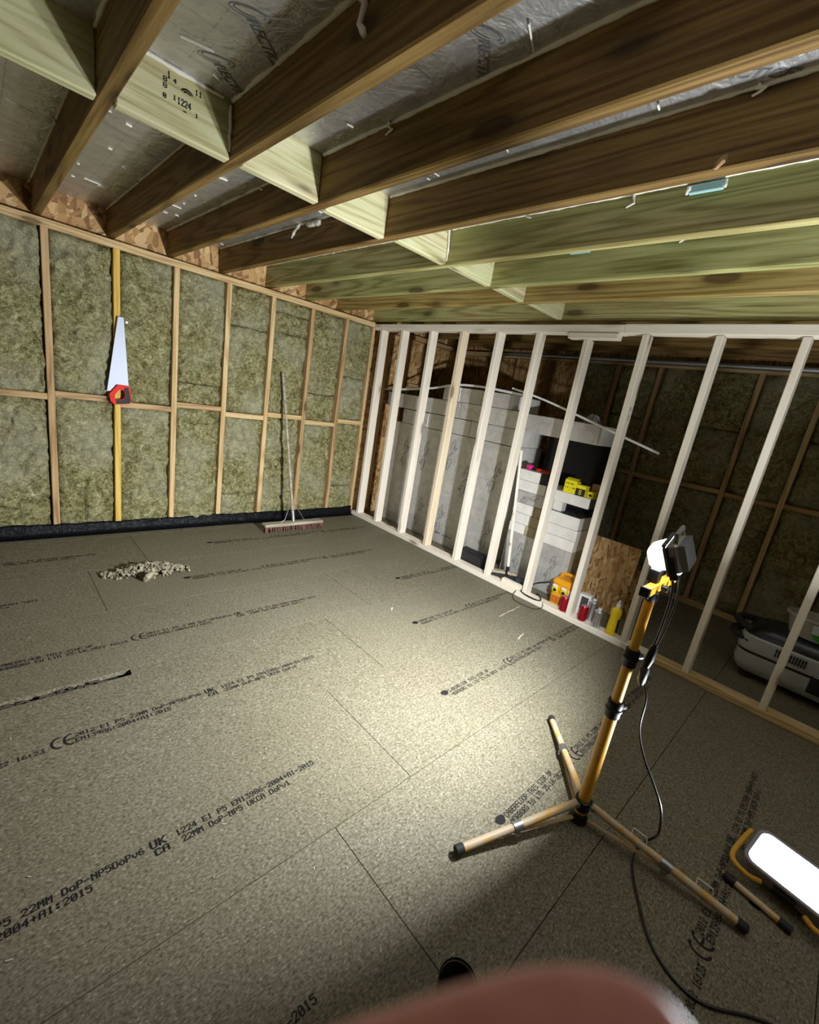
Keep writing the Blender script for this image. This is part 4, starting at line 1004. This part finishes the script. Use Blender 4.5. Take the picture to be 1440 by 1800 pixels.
# dust extractor
vc = thing('dust_extractor', 'grey and black dust extractor standing on the back-room floor', 'vacuum', (3.70, -.125, 0), 0)
def loft(levels, mi=0, n=6):
    mb = MB(); V = []; F = []; k = None
    for (w, h, r, z, oy) in levels:
        P = rrect(w, h, r, n); k = len(P); V += [(x, y+oy, z) for x, y in P]
    for a in range(len(levels)-1):
        for i in range(k): F.append((a*k+i, a*k+(i+1) % k, (a+1)*k+(i+1) % k, (a+1)*k+i))
    F += [tuple(reversed(range(k))), tuple((len(levels)-1)*k+i for i in range(k))]
    return mb.add(V, F)
obj('base', loft([(.17, .33, .07, .055, 0), (.19, .35, .085, .08, 0), (.20, .36, .09, .12, 0), (.20, .36, .09, .185, 0)]), 'vac_grey', vc)
obj('seam', loft([(.192, .352, .085, .184, 0), (.192, .352, .085, .206, 0)]), 'vac_dark', vc)
up = obj('upper_body', loft([(.202, .362, .09, .205, 0), (.204, .364, .09, .22, 0), (.198, .358, .09, .295, 0), (.188, .348, .09, .305, 0)]), 'vac_grey', vc)
obj('lid', loft([(.186, .346, .09, .303, 0), (.18, .33, .09, .335, 0), (.15, .27, .08, .372, 0), (.10, .2, .06, .385, 0)]), 'vac_dark', vc)
vm = MB()
for r in range(2):
    for i in range(11): vm.box(-.2085, -.2005, .155-.0145*i, .163-.0145*i, .232+.028*r, .254+.028*r)
obj('vent_slots', vm, 'black_matt', up, smooth=0)
obj('latch', MB().box(-.212, -.196, -.115, -.03, .10, .215, .006), 'vac_dark', vc, smooth=0)
obj('control_panel', MB().box(-.2085, -.198, -.30, -.05, .225, .285, .002), 'vac_grey', vc, smooth=0)
pm = MB(); dots(pm, '-- .-o.', 0, 0, .022, .025); dots(pm, 'IIIIIIII', .0, -.04, .02, .02)
link('printed_marks', pm.mesh('printed_marks', 'ink', 0), vc, frame((-.2095, -.10, .262), (0, -1, 0), (0, 0, 1)))
for (x, y, r) in ((-.185, -.235, .085), (.185, -.235, .085)):
    wh = obj('wheel', MB().tube([(x-.022, y, r), (x+.022, y, r)], r*.98, 28), 'black_matt', vc); obj('hub_cap', MB().tube([(x-.027, y, r), (x-.022, y, r)], [r*.62, r*.72], 24), 'vac_grey', wh)
for y, x in ((.27, -.13), (.27, .13)): obj('castor', MB().tube([(x-.016, y, .032), (x+.016, y, .032)], .031, 18).tube([(x, y, .032), (x, y, .07)], .012, 8), 'black_matt', vc)
# hose coiled around it
P = []
for i in range(120):
    a = 2*math.pi*1.6*i/119+1.0; P.append((.255*math.cos(a)*.98, .425*math.sin(a)*.98, .22+.13*i/119+.03*math.sin(a)))
P = [p for p in P if True]
rr = [.021+.0025*(i % 2) for i in range(len(P))]
P2 = [(x, y, max(.03, z)) for x, y, z in P if not (x < -.12 and y < .30)]
seg = []; cur = []
for p in P:
    if p[0] < -.13 and p[1] < .28:
        if len(cur) > 3: seg.append(cur)
        cur = []
    else: cur.append(p)
if len(cur) > 3: seg.append(cur)
for c in seg:
    sp2 = spline(c, 2); obj('hose', MB().tube(sp2, [.021+.003*(i % 2) for i in range(len(sp2))], 9), 'black_matt', vc, smooth=0)
# tub on top of it
tb = thing('plastic_tub', 'frosted plastic tub with blue and green label on the dust extractor', 'tub', (3.66, -.105, .386), .0)
n = 32
obj('wall', MB().lathe([(.085, 0), (.105, .004), (.128, .12), (.140, .122), (.140, .135), (.136, .137), (.126, .135), (.122, .118), (.098, .008), (.0005, .008)], 36, X=Matrix.Diagonal((.88, 1.25, 1, 1))), 'tub', tb)
def wrap(z0, z1, a0, a1, rr0, rr1, low=None):
    V = []; F = []
    for i in range(17):
        a = a0+(a1-a0)*i/16; lo = z0 if low is None else z0+low(i/16)
        for z, r in ((lo, rr0+(rr1-rr0)*(lo-z0)/(z1-z0)), (z1, rr1)): V.append((.88*r*math.cos(a), 1.25*r*math.sin(a), z))
    for i in range(16): F.append((2*i, 2*i+2, 2*i+3, 2*i+1))
    return MB().add(V, F)
obj('blue_label', wrap(.055, .115, math.radians(170), math.radians(228), .1195, .1295), 'label_blue', tb)
obj('green_label', wrap(.008, .055, math.radians(172), math.radians(224), .1075, .1195, lambda t: .038*abs(2*t-.9)**2), 'label_green', tb)
# dim pipe along the back-room ceiling
t = obj('ceiling_pipe', MB().tube([(4.35, 3.4, 2.085), (4.35, -2.5, 2.09)], .022, 10), 'dull_steel', None); tag(t, 'dim grey pipe run under the back-room joists', 'pipe')

# ------------------------------------------------------------------ PERSON: the hand that holds the camera
def cw(r, u, f): return CP+CR*(r+.0035)+CU*(u-.0022)+CF*f
chains = [
    ([(.0158, -.0340, .0268), (.0118, -.0346, .0268), (.0062, -.0363, .0268), (-.012, -.0424, .0262), (-.034, -.0515, .021), (-.060, -.072, .004), (-.068, -.100, -.028)], [.0042, .0070, .0084, .0088, .0092, .0105, .014]),   # index
    ([(.010, -.064, .016), (-.002, -.066, .018), (-.022, -.069, .016), (-.045, -.080, .004), (-.066, -.102, -.022)], [.0070, .0080, .0086, .0096, .014]),
    ([(.008, -.084, .006), (-.003, -.086, .007), (-.022, -.089, .006), (-.044, -.098, -.006), (-.064, -.112, -.028)], [.0068, .0078, .0084, .0094, .014]),
    ([(.000, -.104, -.006), (-.010, -.105, -.005), (-.024, -.107, -.006), (-.042, -.114, -.016), (-.060, -.122, -.034)], [.0060, .0068, .0074, .0086, .013]),
    ([(.018, -.078, -.040), (.008, -.082, -.044), (-.012, -.092, -.048), (-.034, -.110, -.050), (-.052, -.132, -.050)], [.0075, .0090, .0098, .0120, .018]),   # thumb
]
palm = (-.056, -.124, -.036); wrist = (-.050, -.170, -.058); fore = (-.030, -.240, -.090); elbow = (.02, -.36, -.15)
verts = [palm, wrist, fore, elbow]; rad = [.024, .024, .032, .042]; edges = [(0, 1), (1, 2), (2, 3)]
for P, R in chains:
    b = len(verts); verts += P; rad += R
    edges += [(b+i, b+i+1) for i in range(len(P)-1)]+[(b+len(P)-1, 0)]
me = bpy.data.meshes.new('person'); me.from_pydata([cw(*v)-CP for v in verts], edges, [])
pr = bpy.data.objects.new('person', me); COL.objects.link(pr); pr.location = CP
me.materials.append(M['skin'])
md = pr.modifiers.new('skin', 'SKIN'); md.use_smooth_shade = True
lay = me.skin_vertices[0].data if me.skin_vertices else None
if lay is None:
    bpy.context.view_layer.objects.active = pr; bpy.ops.mesh.customdata_skin_add() if hasattr(bpy.ops.mesh, 'customdata_skin_add') else None
    lay = me.skin_vertices[0].data
for i, r in enumerate(rad): lay[i].radius = (r, r); lay[i].use_root = (i == 0)
ss = pr.modifiers.new('sub', 'SUBSURF'); ss.levels = 3; ss.render_levels = 3
dg = bpy.context.evaluated_depsgraph_get(); m2 = bpy.data.meshes.new_from_object(pr.evaluated_get(dg)); pr.modifiers.clear(); pr.data = m2; m2.name = 'person'
m2.polygons.foreach_set('use_smooth', [True]*len(m2.polygons))
if not m2.materials: m2.materials.append(M['skin'])
tag(pr, 'person, only a blurred reddish fingertip across the bottom edge', 'person')
obj('sleeve', MB().tube([cw(-.036, -.218, -.080)-CP, cw(-.030, -.240, -.090)-CP, cw(.02, -.36, -.15)-CP, cw(.035, -.395, -.168)-CP], [.040, .043, .052, .055], 18), 'cloth', pr)
